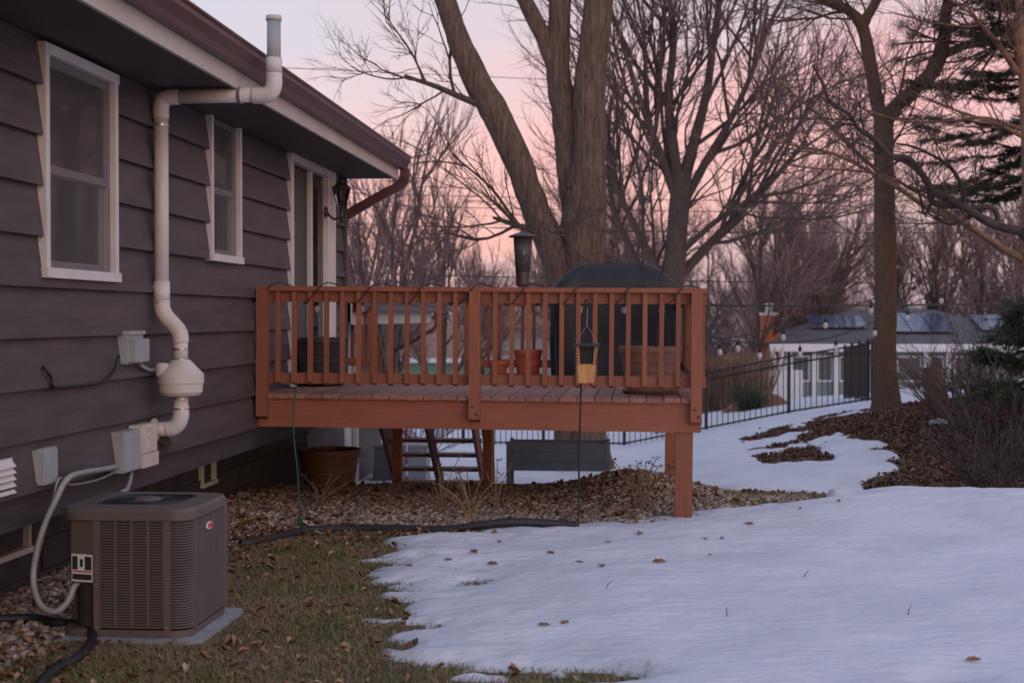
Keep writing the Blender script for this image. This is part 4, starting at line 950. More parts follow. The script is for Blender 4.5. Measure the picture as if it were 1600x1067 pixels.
# ------------------------------------------------------------------ gravel, leaves, grass
rng = np.random.default_rng(5)
def ico():
    t = (1 + 5 ** .5) / 2
    v = np.array([(-1, t, 0), (1, t, 0), (-1, -t, 0), (1, -t, 0), (0, -1, t), (0, 1, t), (0, -1, -t), (0, 1, -t), (t, 0, -1), (t, 0, 1), (-t, 0, -1), (-t, 0, 1)]) / math.sqrt(1 + t * t)
    f = np.array([(0, 11, 5), (0, 5, 1), (0, 1, 7), (0, 7, 10), (0, 10, 11), (1, 5, 9), (5, 11, 4), (11, 10, 2), (10, 7, 6), (7, 1, 8), (3, 9, 4), (3, 4, 2), (3, 2, 6), (3, 6, 8), (3, 8, 9), (4, 9, 5), (2, 4, 11), (6, 2, 10), (8, 6, 7), (9, 8, 1)])
    return v, f
IV, IFc = ico()
def rotz(a): c, s = np.cos(a), np.sin(a); return c, s
def scatter_stones(name, pts, rmin, rmax, mat):
    n = len(pts); r = rng.uniform(rmin, rmax, n); sc = np.stack([r * rng.uniform(.8, 1.5, n), r * rng.uniform(.7, 1.1, n), r * rng.uniform(.45, .85, n)], -1)
    v = IV[None] * (1 + rng.uniform(-.14, .14, (n, 12, 1))) * sc[:, None, :]
    a = rng.uniform(0, 6.28, n); tl = rng.uniform(-.5, .5, n)
    x = v[..., 0] * np.cos(a)[:, None] - v[..., 1] * np.sin(a)[:, None]; y = v[..., 0] * np.sin(a)[:, None] + v[..., 1] * np.cos(a)[:, None]; z = v[..., 2] + x * tl[:, None]
    v = np.stack([x, y, z], -1) + pts[:, None, :]; f = IFc[None] + (np.arange(n) * 12)[:, None, None]
    me = arr_mesh(name, v.reshape(-1, 3), f.reshape(-1, 3))
    return link(name, me, mat, smooth=True, kind='stuff')
def sample(n, x0, x1, y0, y1, keep):
    x = rng.uniform(x0, x1, n); y = rng.uniform(y0, y1, n); k = keep(x, y); return x[k], y[k]
def gravel_keep(x, y):
    front = np.interp(x, [-4, -3.0, -2.6, -2.2, -1, 0, .6], [10.2, 10.6, 10.75, 10.85, 10.9, 11.0, 11.5]) + .15 * fbm(x * 2, y * 2, 3, 3)
    k1 = (y > front) & (x < .75 + .2 * fbm(x, y * 2, 4, 2)) & (y < 16.2)
    k2 = (x < -2.95 + .25 * fbm(x * 1.5, y * 1.5, 8, 3)) & (y < 11)
    k3 = (x > .3) & (x < 1.5) & (y > 11.9) & (y < 13.2) & (fbm(x * 2, y * 2, 14, 3) > -.05)
    return (x > XF + .02) & (k1 | k2 | k3)
x, y = sample(72000, XF, 1.6, 5.0, 16.2, gravel_keep); x, y = x[:38000], y[:38000]
o = scatter_stones('river_gravel', np.stack([x, y, ground(x, y) + rng.uniform(-.006, .018, len(x))], -1), .012, .030, 'stones')
o['label'] = 'bed of mixed brown and grey river stones under the deck'; o['category'] = 'gravel'
def scatter_leaves(name, x, y, z, size, mat, label):
    n = len(x); L_ = rng.uniform(size * .6, size * 1.3, n); W_ = L_ * rng.uniform(.35, .75, n); a = rng.uniform(0, 6.28, n)
    # 7-point leaf, folded along the midrib
    base = np.array([(-.5, 0, 0), (-.2, .42, 1), (.12, .5, 1), (.5, 0, .25), (.12, -.5, 1), (-.2, -.42, 1), (0, 0, 0)])
    jit = rng.uniform(-.1, .1, (n, 7, 2)); lx = (base[None, :, 0] + jit[..., 0]) * L_[:, None]; ly = (base[None, :, 1] + jit[..., 1]) * W_[:, None]
    curl = rng.uniform(-.2, .6, n)[:, None] * L_[:, None]; lz = base[None, :, 2] * curl
    t1 = rng.uniform(-.5, .5, n)[:, None]; t2 = rng.uniform(-.5, .5, n)[:, None]; lz = lz + lx * t1 + ly * t2
    lz = lz - lz.min(axis=1, keepdims=True)
    X_ = lx * np.cos(a)[:, None] - ly * np.sin(a)[:, None] + x[:, None]; Y_ = lx * np.sin(a)[:, None] + ly * np.cos(a)[:, None] + y[:, None]
    v = np.stack([X_, Y_, lz + z[:, None]], -1).reshape(-1, 3)
    fb = np.array([(0, 1, 6), (1, 2, 6), (2, 3, 6), (3, 4, 6), (4, 5, 6), (5, 0, 6)])
    f = (fb[None] + (np.arange(n) * 7)[:, None, None]).reshape(-1, 3)
    o = link(name, arr_mesh(name, v, f), mat, kind='stuff'); o['label'] = label; return o
# leaves on lawn, gravel edge, along hose
def leafkeep(x, y):
    d = .25 + .75 * ss(-.15, .35, fbm(x * 1.2, y * 1.2, 33, 3)) ; edge = np.exp(-((y - 10.6) / .35) ** 2) + np.exp(-((x + 2.9) / .3) ** 2) * (y < 10.8) * .8
    return (snow_mask(x, y) < .03) & (rng.uniform(0, 1, x.shape) < np.clip(.13 * d + .28 * edge, 0, 1)) & (x > XF + .05)
x, y = sample(34000, -3.7, 1.4, 5.4, 11.2, leafkeep)
inpad = (x > -3.0) & (x < -2.2) & (y > 6.95) & (y < 7.75); x, y = x[~inpad], y[~inpad]
scatter_leaves('leaf_litter', x, y, ground(x, y) + .012, .05, 'leaves', 'dry brown leaves scattered over the lawn and gravel edge')
x, y = sample(1300, -3.7, .9, 10.9, 14.6, lambda x, y: (gravel_keep(x, y)) & (rng.uniform(0, 1, x.shape) < .25 + .9 * np.exp(-((x + 3.2) / .5) ** 2) + .9 * np.exp(-((y - (11.5 - .0)) / .25) ** 2) * (x > -.7) + .7 * np.exp(-((y - 13.3) / .5) ** 2)))
scatter_leaves('leaf_litter', x, y, ground(x, y) + .016, .065, 'leaves', 'dry brown leaves caught among the river stones under the deck')
x, y = sample(110000, 1.0, 11, 13.9, 30, lambda x, y: (snow_mask(x, y) < .02))
scatter_leaves('leaf_litter', x[:60000], y[:60000], ground(x[:60000], y[:60000]) + .01, .058, 'leaves_red', 'reddish brown leaf litter covering the bank under the right trees')
# grass blades
def blades(name, x, y, hmin, hmax, wid, mat, lean, label):
    n = len(x); h = rng.uniform(hmin, hmax, n); a = rng.uniform(0, 6.28, n); ln_ = rng.uniform(.3, lean, n) * h; z = ground(x, y) - .005
    dx, dy = np.cos(a), np.sin(a); px_, py_ = -dy * wid / 2, dx * wid / 2
    v0 = np.stack([x - px_, y - py_, z], -1); v1 = np.stack([x + px_, y + py_, z], -1)
    v2 = np.stack([x + dx * ln_ * .4 + px_ * .8, y + dy * ln_ * .4 + py_ * .8, z + h * .65], -1); v3 = np.stack([x + dx * ln_ * .4 - px_ * .8, y + dy * ln_ * .4 - py_ * .8, z + h * .65], -1)
    v4 = np.stack([x + dx * ln_, y + dy * ln_, z + h * .9], -1)
    v = np.stack([v0, v1, v2, v3, v4], 1).reshape(-1, 3); b = (np.arange(n) * 5)[:, None]
    f = np.concatenate([b + np.array([[0, 1, 2]]), b + np.array([[0, 2, 3]]), b + np.array([[3, 2, 4]])], 0)
    o = link(name, arr_mesh(name, v, f), mat, kind='stuff'); o['label'] = label; return o
def lawnkeep(x, y):
    return (snow_mask(x, y) < .06) & (x > -2.98 + .25 * fbm(x * 1.5, y * 1.5, 8, 3)) & (y < np.interp(x, [-4, -2.6, -1, .6], [10.3, 10.7, 10.8, 11.2])) & ~((x > -3.02) & (x < -2.16) & (y > 6.9) & (y < 7.78)) & (rng.uniform(0, 1, x.shape) < .35 + .9 * ss(-.3, .3, fbm(x * 1.6, y * 1.6, 55, 3)))
x, y = sample(230000, -3.2, .9, 5.3, 10.9, lawnkeep)
blades('lawn_grass', x, y, .012, .045, .0042, 'grass', 2.4, 'patchy dormant green and straw coloured lawn')
x, y = sample(9000, .4, 2.6, 12.1, 14.3, lambda x, y: snow_mask(x, y) < .05)
blades('lawn_grass', x, y, .015, .05, .005, 'grass', 2.0, 'brown grass patch showing through snow right of the deck post')
# individual leaves lying on the snow
base = [(860, 880), (905, 893), (700, 886), (740, 876), (640, 888), (1030, 903), (1100, 862), (1128, 860), (940, 905), (1310, 801), (1250, 811), (850, 998), (883, 995), (1108, 883), (950, 868), (1000, 850), (770, 893), (1520, 1058), (1170, 835), (780, 862)]
for i, (px, py) in enumerate(base):
    q = gpath([(px, py)], .006)[0]
    if float(snow_mask(q.x, q.y)) < .02: continue
    s = rnd.uniform(.025, .05); a = rnd.uniform(0, 6.28); c_, s_ = math.cos(a), math.sin(a); cu = rnd.uniform(.1, .5) * s
    prof = [(-1, 0, 0), (-.5, .42, 1), (0, .5, .8), (.3, .36, 1), (1, 0, .2), (.3, -.36, 1), (0, -.5, .8), (-.5, -.42, 1)]
    top = [(q.x + s * (u * c_ - v * s_), q.y + s * (u * s_ + v * c_), q.z + cu * w_) for u, v, w_ in prof]
    m = MB().add(top + [(q.x, q.y, q.z)], [(k, (k + 1) % 8, 8) for k in range(8)])
    m.add([(a_, b_, c__ - .0012) for a_, b_, c__ in top] + [(q.x, q.y, q.z - .0012)], [((k + 1) % 8, k, 8) for k in range(8)])
    tag(m.build('fallen_leaf', 'leaves', None), 'single dry brown leaf lying on the snow', 'leaf', 'dry leaves lying on the snow')
for i, (px, py, lb) in enumerate(((945, 942, 'thin bent twig standing in the snow left of centre'), (1418, 985, 'small dark twig on the right part of the snow'), (1255, 922, 'short upright stem poking out of the snow'), (1136, 984, 'tiny dark twig on the snow in the foreground'))):
    q = gpath([(px, py)], .0)[0]; a = rnd.uniform(0, 6.28)
    tag(MB().tube([q + Vector((0, 0, -.01)), q + Vector((.02 * math.cos(a), .02 * math.sin(a), .025)), q + Vector((.05 * math.cos(a), .03 * math.sin(a), .05))], [.003, .0025, .001], 5).build('fallen_twig', 'bark_dark', None), lb, 'twig')
# dry weed stalks in the gravel
def weed(px, py, h, n, spread, label, straw=True):
    q = gpath([(px, py)], 0)[0]; t = thing('dry_weed', (q.x, q.y, q.z), label, 'dry weed')
    m = MB(); hd = MB()
    for k in range(n):
        a = rnd.uniform(0, 6.28); r = rnd.uniform(.2, 1) * spread; hh = h * rnd.uniform(.5, 1)
        e = Vector((q.x + r * math.cos(a), q.y + r * math.sin(a) * .6, q.z + hh)); mid = Vector((q.x + r * .35 * math.cos(a), q.y + r * .3 * math.sin(a), q.z + hh * .55))
        m.tube(smooth_path([q + Vector((0, 0, -.02)), mid, e], 4), .0035, 4)
        for j in range(4):
            b = rnd.uniform(0, 6.28); f2 = e + Vector((.035 * math.cos(b), .03 * math.sin(b), rnd.uniform(.0, .03))); hd.tube([e, f2], .0022, 4); hd.lathe([(0, -.006), (.009, 0), (0, .006)], f2, 5)
    m.build('stem', 'straw', t); hd.build('seed_head', 'twig', t, kind='stuff')
weed(500, 790, .28, 9, .30, 'pale dry stalks by the rust planter tub')
weed(690, 805, .50, 7, .22, 'dry branching weed in front of the stairs')
weed(735, 812, .40, 14, .30, 'thick tuft of dry straw stalks near the middle of the gravel')
weed(775, 800, .50, 5, .20, 'tall dry weed with dark seed heads left of the raised bed')
weed(1000, 800, .45, 16, .30, 'straw coloured dry tuft beside the deck support post')
weed(985, 745, .30, 6, .18, 'thin dark stems sprouting from the top of the stone mound')

# ================================================================== fence
YFn = 32.0
def fence_z(x): return gz(x, YFn)
mf = thing('metal_fence', (2, YFn, fence_z(2)), 'black metal picket fence climbing the snowy slope', 'fence')
def fpost(x, y, parent, h=1.42): 
    z = gz(x, y); MB().box(x - .035, x + .035, y - .035, y + .035, z - .1, z + h).lathe([(0, 0), (.045, 0), (.02, .03), (0, .035)], (x, y, z + h), 4).build('post', 'black_metal', parent)
def fence_run(parent, P, Q):
    P = Vector(P); Q = Vector(Q); n = max(1, int(round((Q - P).length / 1.85)))
    for i in range(n):
        a = P.lerp(Q, i / n); b = P.lerp(Q, (i + 1) / n); za, zb = gz(a.x, a.y), gz(b.x, b.y)
        fpost(a.x, a.y, parent)
        for h in (.12, 1.18, 1.34):
            MB().tube([(a.x, a.y, za + h), (b.x, b.y, zb + h)], .019, 4).build('rail', 'black_metal', parent)
        k = int((b - a).length / .115)
        for j in range(1, k):
            t = j / k; c = a.lerp(b, t); z = za + (zb - za) * t
            MB().box(c.x - .009, c.x + .009, c.y - .009, c.y + .009, z + .05, z + 1.36).build('picket', 'black_metal', parent)
    fpost(Q.x, Q.y, parent)
xc = at(1363, 600, YFn).x
fence_run(mf, (at(600, 700, YFn).x, YFn, 0), (xc, YFn, 0))
mf2 = thing('metal_fence', (xc - .15, YFn + 2, gz(xc, YFn + 2)), 'short black fence run going back from the corner left of the brown tree', 'fence')
fence_run(mf2, (xc - .06, YFn + .25, 0), (at(1320, 600, 37.5).x, 37.5, 0))

# ================================================================== background houses
def rect_house(name, x0, x1, y0, y1, zb, ze, ridge, wall, roof, label):
    t = thing(name, ((x0 + x1) / 2, y0, zb), label, 'house')
    MB().box(x0, x1, y0, y1, zb - 1.5, ze).build('wall', wall, t)
    ov = .6; ym = (y0 + y1) / 2; hip = min(4.0, (x1 - x0) / 3)
    vs = [(x0 - ov, y0 - ov, ze), (x1 + ov, y0 - ov, ze), (x1 + ov, y1 + ov, ze), (x0 - ov, y1 + ov, ze), (x0 + hip, ym, ridge), (x1 - hip, ym, ridge)]
    MB().add(vs, [(0, 1, 5, 4), (1, 2, 5), (2, 3, 4, 5), (3, 0, 4), (3, 2, 1, 0)]).build('roof', roof, t)
    return t
YH = 58.0; hq = lambda px, py: at(px, py, YH)
hx0 = hq(1200, 540).x; hx1 = hq(1640, 540).x; hze = hq(1350, 538).z; hzb = hq(1300, 616).z; hzr = at(1380, 484, YH + 5).z
nh = rect_house('neighbour_house', hx0 + .6, hx1, YH, YH + 10, hzb, hze, hzr, 'teal_wall', 'roof_grey', 'low teal neighbour house with grey roof and solar panels behind the right tree')
MB().box(hx0, hx1 + .6, YH - .66, YH - .601, hze - .28, hze + .03).build('fascia', 'vinyl', nh)
def roof_z(y): return hze + (hzr - hze) * (y - (YH - .6)) / 5.6
def panel(p0, p1, y0, y1):
    n = max(1, round((hq(p1, 520).x - hq(p0, 520).x) / 1.0)); xa, xb = hq(p0, 520).x, hq(p1, 520).x
    for r in range(2):
        ya, yb = y0 + (y1 - y0) * r / 2 + .03, y0 + (y1 - y0) * (r + 1) / 2 - .03
        for i in range(n):
            a, b = xa + (xb - xa) * i / n + .02, xa + (xb - xa) * (i + 1) / n - .02
            vs = [(a, ya, roof_z(ya) + .10), (b, ya, roof_z(ya) + .10), (b, yb, roof_z(yb) + .10), (a, yb, roof_z(yb) + .10)]
            MB().add(vs + [(x, y, z + .04) for x, y, z in vs], [(3, 2, 1, 0), (4, 5, 6, 7), (0, 1, 5, 4), (1, 2, 6, 5), (2, 3, 7, 6), (3, 0, 4, 7)]).build('solar_panel', 'solar', nh)
panel(1275, 1366, YH + 1.6, YH + 3.6); panel(1398, 1500, YH + .9, YH + 3.9); panel(1545, 1600, YH + 1.2, YH + 3.6)
for (px, wd2) in ((1232, .22), (1272, .2), (1306, .2), (1445, .2), (1480, .2)):
    x = hq(px, 570).x; MB().box(x - wd2 / 2, x + wd2 / 2, YH - .25, YH - .05, hzb - .5, hze - .25).build('porch_post', 'vinyl', nh)
for (pa, pb_) in ((1236, 1266), (1276, 1302), (1310, 1340), (1400, 1440), (1452, 1475), (1490, 1520)):
    xa, xb = hq(pa, 570).x, hq(pb_, 570).x
    wn = MB().box(xa, xb, YH - .04, YH - .005, hzb + .5, hze - .45).build('window', 'vinyl', nh); MB().box(xa + .08, xb - .08, YH - .05, YH - .042, hzb + .58, hze - .53).build('pane', 'window_dark', wn)
cxh = hq(1207, 500).x; cy_h = YH + 1.5; chm = MB().box(cxh - .38, cxh + .38, cy_h - .3, cy_h + .3, hze - 1.5, at(1205, 493, cy_h).z).build('chimney', 'brick_red', nh)
zt_ = at(1205, 493, cy_h).z; MB().box(cxh - .42, cxh + .42, cy_h - .34, cy_h + .34, zt_ + .002, zt_ + .12).build('crown', 'pvc_warm', chm); MB().lathe([(0, .12), (.17, .12), (.16, .40), (.22, .42), (.22, .47), (0, .55)], (cxh, cy_h, zt_), 12).build('flue_cap', 'vinyl', chm)
for (px, py) in ((1420, 484), (1352, 496)):
    q = at(px, py, YH + 4.6); MB().lathe([(0, -.6), (.12, -.6), (.12, -.1), (.3, -.1), (.28, .06), (0, .12)], (q.x, q.y, q.z), 12).build('roof_vent', 'grey_plastic', nh)
for (px, c_) in ((1208, 'vinyl'), (1221, 'vinyl')):
    q = at(px, 545, YH - 1.5); zt2 = at(px, 543, YH - 1.5).z; zg2 = gz(q.x, YH - 1.5)
    o = MB().prism([(q.x - .1, zg2 - .1), (q.x + .1, zg2 - .1), (q.x + .14, zt2 - .7), (q.x + .08, zt2 - .2), (q.x, zt2), (q.x - .08, zt2 - .2), (q.x - .14, zt2 - .7)], 'y', YH - 1.56, YH - 1.44).build('pointed_panel', c_)
    tag(o, ('left' if px < 1215 else 'right') + ' white pointed upright panel before the neighbour porch', 'panel')
# white vinyl fence by the neighbour's yard
vf = thing('vinyl_fence', (hq(1160, 600).x, 50, gz(8, 50)), 'low white vinyl fence in front of the neighbour porch', 'fence')
xa, xb = at(1193, 600, 50).x, at(1252, 600, 50).x; z1_ = at(1220, 578, 50).z; k = 0; x = xa
while x < xb: zg_ = gz(x, 50); MB().box(x, x + .26, 50, 50.05, zg_ - .2, z1_).build('board', 'vinyl', vf); x += .27
vf2 = thing('vinyl_fence', (at(1160, 600, 62).x, 62, gz(8, 62)), 'pale fence behind the brush left of the brick chimney', 'fence')
x = at(1128, 560, 62).x
while x < at(1203, 560, 62).x: MB().box(x, x + .4, 62, 62.05, gz(x, 62) - .2, at(1160, 558, 62).z).build('board', 'vinyl', vf2); x += .41
# mulch mound with evergreen shrub beyond the fence
q = on_z(1190, 640, -1.0); mx_, my_ = at(1190, 640, 40).x, 40.0; zg = gz(mx_, my_)
vs = []; n = 28
for i in range(8):
    t = i / 7; rr = 1.0 - t
    for k in range(n):
        a = 2 * math.pi * k / n; r = rr * (1 + .25 * float(vnoise(k * .8, i * .7, 5)))
        vs.append((mx_ + 1.1 * r * math.cos(a), my_ + .9 * r * math.sin(a), zg - .1 + .65 * (1 - rr ** 1.6) + .08 * float(vnoise(k * 1.5, i * 1.1, 9))))
tag(MB().add(vs, [(i * n + k, i * n + (k + 1) % n, (i + 1) * n + (k + 1) % n, (i + 1) * n + k) for i in range(7) for k in range(n)]).build('mulch_mound', 'mulch', None, True), 'brown mulch mound beyond the metal fence', 'mound')
# green house with brown roof behind the lower wing
YG = 62.0; ga = at(585, 560, YG).x; gb2 = at(748, 560, YG).x
gh = rect_house('neighbour_house', ga, gb2, YG, YG + 9, gz(-16, YG), at(680, 561, YG).z, at(680, 503, YG + 4.5).z, 'green_wall', 'roof_brown', 'green sided house with brown roof seen between the deck balusters')
MB().box(ga - .7, gb2 + .7, YG - .68, YG - .601, at(680, 566, YG).z, at(680, 559, YG).z).build('gutter', 'vinyl', gh)
ch = rect_house('neighbour_house', at(752, 540, 75).x, at(850, 540, 75).x, 75, 84, gz(-12, 75), at(800, 512, 75).z, at(800, 490, 79).z, 'fascia', 'roof_brown', 'cream house far behind the deck left of the grill')

# ================================================================== vegetation
def branch(m, tw, p, d, r, ln, lvl, maxl, rn, P, thin):
    n = P['seg'][min(lvl, len(P['seg']) - 1)]; pts = [p]; rad = [r]; q = p.copy(); dd = d.normalized(); kids = []
    r1 = r * P['taper'] if lvl < maxl else r * .25
    for i in range(n):
        j = P['jit'] * (1 + .35 * lvl)
        dd = (dd + Vector((rn.uniform(-j, j), rn.uniform(-j, j), rn.uniform(-j, j) + P['up'] * (1 if lvl > 0 else .3)))).normalized()
        q = q + dd * (ln / n); pts.append(q.copy()); rad.append(r + (r1 - r) * (i + 1) / n)
        if lvl < maxl: kids.append((q.copy(), dd.copy(), rad[-1], (i + 1) / n))
    sides = 10 if r > .12 else (6 if r > .03 else (4 if r > .012 else 3))
    (m if r > thin else tw).tube(pts, rad, sides, cap=False)
    if lvl >= maxl: return
    nk = P['kids'][min(lvl, len(P['kids']) - 1)]
    for c in range(nk):
        t = rn.uniform(P['start'], 1.0) if c < nk - 1 else 1.0
        i = min(int(t * n), n - 1); a, b = pts[i], pts[i + 1]; f = min(1, t * n - i); pp = a.lerp(b, f); rr = rad[i] + (rad[i + 1] - rad[i]) * f
        base = (b - a).normalized(); ax = base.orthogonal().normalized(); ax = Matrix.Rotation(rn.uniform(0, 6.283), 3, base) @ ax
        ang = rn.uniform(*P['ang']) * (.5 if c == nk - 1 else 1)
        nd = (base * math.cos(ang) + ax * math.sin(ang))
        k = P['ratio'] * rn.uniform(.75, 1.15); rk = min(rr * .85, max(r * P['rr'] * rn.uniform(.8, 1.1), P['rmin']))
        branch(m, tw, pp, nd, rk, ln * k, lvl + 1, maxl, rn, P, thin)
BASE = dict(seg=(6, 5, 4, 4, 3, 3), jit=.09, up=.05, taper=.55, kids=(6, 6, 5, 5, 4), start=.25, ang=(.35, .8), ratio=.66, rr=.55, rmin=.006)
def proto(name, h, r, seed, maxl=4, mat_t='bark', mat_w='twig_haze_tint', **kw):
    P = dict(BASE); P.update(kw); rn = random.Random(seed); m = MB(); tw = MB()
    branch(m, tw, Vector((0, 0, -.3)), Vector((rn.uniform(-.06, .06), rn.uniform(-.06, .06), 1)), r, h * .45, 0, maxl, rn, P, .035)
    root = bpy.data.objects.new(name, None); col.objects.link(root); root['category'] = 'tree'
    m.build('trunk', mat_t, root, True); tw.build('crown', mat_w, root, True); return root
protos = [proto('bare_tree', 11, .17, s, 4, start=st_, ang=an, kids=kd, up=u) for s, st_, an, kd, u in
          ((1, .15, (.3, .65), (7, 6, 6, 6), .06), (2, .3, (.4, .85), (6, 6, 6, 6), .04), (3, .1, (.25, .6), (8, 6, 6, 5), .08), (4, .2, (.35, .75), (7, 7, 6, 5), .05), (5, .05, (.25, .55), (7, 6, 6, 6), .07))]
def place_tree(pr, x, y, s, rz, label, group=None, sz=None):
    r = pr.copy(); col.objects.link(r); r.location = (x, y, gz(x, y)); r.rotation_euler.z = rz; r.scale = (s, s, sz or s)
    r['label'] = label; r['category'] = 'tree'
    if group: r['group'] = group
    for ch_ in pr.children:
        c = ch_.copy(); col.objects.link(c); c.parent = r; c.matrix_parent_inverse = Matrix.Identity(4)
    return r
rn = random.Random(77)
# the wood behind the houses
for i in range(54):
    Y = rn.uniform(66, 120); px = rn.uniform(880, 1720) if i % 4 else rn.uniform(430, 1000); x = at(px, 500, Y).x
    if Y < 72 and px < 860: Y += 22; x = at(px, 500, Y).x
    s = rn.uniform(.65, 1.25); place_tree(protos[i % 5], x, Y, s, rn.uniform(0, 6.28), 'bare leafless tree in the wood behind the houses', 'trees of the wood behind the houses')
# mid-distance individual trees
place_tree(protos[4], at(600, 440, 44).x, 44, 1.02, .4, 'spreading multi-limbed bare tree just right of the house corner')
place_tree(protos[0], at(690, 440, 50).x, 50, .9, 2.0, 'bare tree between the house corner and the big leaning trunk')
place_tree(protos[2], at(560, 440, 56).x, 56, 1.05, 4.0, 'tall bare tree whose top shows above the gutter end')
place_tree(protos[3], at(1180, 440, 60).x, 60, 1.0, 1.0, 'bare tree rising behind the brick chimney')
place_tree(protos[1], at(1290, 440, 66).x, 66, 1.0, 3.0, 'bare tree behind the solar panels left of the brown trunk')
place_tree(protos[2], at(1480, 440, 68).x, 68, 1.0, 5.0, 'bare tree behind the neighbour roof right of the brown trunk')
for p_ in protos:
    for c in list(p_.children): bpy.data.objects.remove(c)
    bpy.data.objects.remove(p_)
# far woods mass
m = MB(); 
for i in range(3400):
    Y = rn.uniform(122, 150); px = rn.uniform(300, 1800); x = at(px, 500, Y).x; zg = gz(x, Y); h = rn.uniform(2.5, 8.5) * (.8 + .4 * math.sin(px * .013) * math.sin(px * .031 + 1)); d = rn.uniform(-.25, .25) * h
    m.tube([(x, Y, zg), (x + d * .3, Y, zg + h * .6), (x + d, Y, zg + h)], [.10, .06, .015], 3, False)
    for k in range(4):
        t = rn.uniform(.35, .9); b = Vector((x + d * t * .7, Y, zg + h * t)); m.tube([b, b + Vector((rn.uniform(-1.3, 1.3), rn.uniform(-.5, .5), rn.uniform(.5, 2.0)))], [.035, .01], 3, False)
o = m.build('distant_woods', 'twig_haze_tint', None, False, kind='stuff'); o['label'] = 'haze-tinted brown mass of distant leafless woods'
# tan brush beyond the fence
m = MB()
for i in range(5000):
    Y = rn.uniform(44, 56); px = rn.uniform(1085, 1200) if i % 2 else rn.uniform(700, 1180); x = at(px, 550, Y).x; zg = gz(x, Y); h = rn.uniform(.6, 2.0) * (1.0 if px > 1090 else .7)
    a = rn.uniform(-.4, .4); m.tube([(x, Y, zg), (x + a * h, Y + rn.uniform(-.2, .2), zg + h)], [.014, .006], 3, False)
o = m.build('dry_brush', 'brush', None, False, kind='stuff'); o['label'] = 'tan dry brush beyond the metal fence'

# ---- hand shaped trees
def limb(m, pix, Y, r0, r1, sides=16, dY=0.0, bump_=.10, seed=0, n=7):
    """pix: list of (px,py); radii in metres from r0 to r1"""
    k = len(pix); base = [at(p[0], p[1], Y + dY * i / max(1, k - 1)) for i, p in enumerate(pix)]
    pts = smooth_path(base, n); N_ = len(pts); rr = None if isinstance(r1, (list, tuple)) else [(r0 + (r1 - r0) * i / (N_ - 1)) for i in range(N_)]
    if rr is None: rr = list(np.interp(np.linspace(0, 1, N_), np.linspace(0, 1, len(r1)), r1))
    m.tube(pts, rr, sides, True, (lambda i, kk, p: 1 + bump_ * 2 * float(vnoise(kk * 1.1 + seed, i * .45, seed)) + bump_ * float(vnoise(kk * 2.3, i * 1.3, seed + 5))) if bump_ else None)
    return pts, rr
def sprout(m, tw, pts, rr, n, rn, ln, maxl=3, t0=.2, up=.04, thin=.02, ang=(.5, 1.1), **kw):
    P = dict(BASE); P.update(dict(kids=(5, 5, 4, 4), up=up, jit=.13, ang=(.35, .85), ratio=.62)); P.update(kw)
    N_ = len(pts)
    for k in range(n):
        t = rn.uniform(t0, 1.0); i = min(int(t * (N_ - 1)), N_ - 2); b = (pts[i + 1] - pts[i]).normalized(); ax = Matrix.Rotation(rn.uniform(0, 6.28), 3, b) @ b.orthogonal().normalized()
        a = rn.uniform(*ang); d = b * math.cos(a) + ax * math.sin(a); L1 = ln * rn.uniform(.6, 1.2)
        branch(m, tw, pts[i].copy(), d, min(rr[i] * .6, L1 * .018), L1, 4 - maxl, 4, rn, P, thin)
# big triple-trunk maple
YT = 21.0; bt = at(900, 700, YT); rn = random.Random(9)
big = thing('maple_tree', (bt.x, YT, gz(bt.x, YT)), 'huge old tree with three mossy trunks rising behind the deck', 'tree')
m = MB(); tw = MB()
main = [(912, 760), (908, 700), (905, 600), (902, 500), (904, 430), (912, 350), (920, 260)]
p1, r1_ = limb(m, main, YT, 0, [.56, .40, .36, .35, .35, .33, .25], 28, bump_=.08, seed=1)
p2, r2_ = limb(m, [(912, 300), (922, 230), (920, 150), (930, 60), (940, -40), (945, -140)], YT, 0, [.25, .235, .23, .22, .21, .18], 24, bump_=.08, seed=2)
p3, r3_ = limb(m, [(905, 380), (893, 280), (884, 190), (872, 110), (874, 40), (876, -60), (880, -160)], YT + .2, 0, [.21, .205, .195, .175, .165, .155, .13], 22, bump_=.09, seed=3)
p4, r4_ = limb(m, [(890, 470), (868, 400), (838, 330), (812, 260), (780, 190), (742, 120), (712, 50), (690, -20), (670, -110)], YT - .1, 0, [.26, .23, .205, .20, .21, .195, .16, .15, .13], 22, bump_=.09, seed=4)
p5, r5_ = limb(m, [(872, 110), (850, 60), (830, 20), (808, -30), (790, -90)], YT + .2, 0, [.16, .125, .12, .11, .09], 16, bump_=.08, seed=6)
m.build('trunk', 'bark_moss', big, True); m = MB()
for pp, rr_, n in ((p2, r2_, 4), (p3, r3_, 3), (p4, r4_, 1), (p5, r5_, 2)): sprout(m, tw, pp, rr_, n, rn, 2.6, 3, .45)
for pix in ([(752, 165), (715, 150), (680, 135), (650, 125), (632, 118)], [(835, 330), (870, 355), (905, 372)], [(845, 365), (800, 350), (770, 340)]):
    q, rr_ = limb(m, pix, YT - .2, .055, .02, 8, bump_=0); sprout(m, tw, q, rr_, 7, rn, 1.2, 3, .2)
m.build('branches', 'bark', big, True, kind='stuff'); tw.build('twigs', 'twig', big, True)
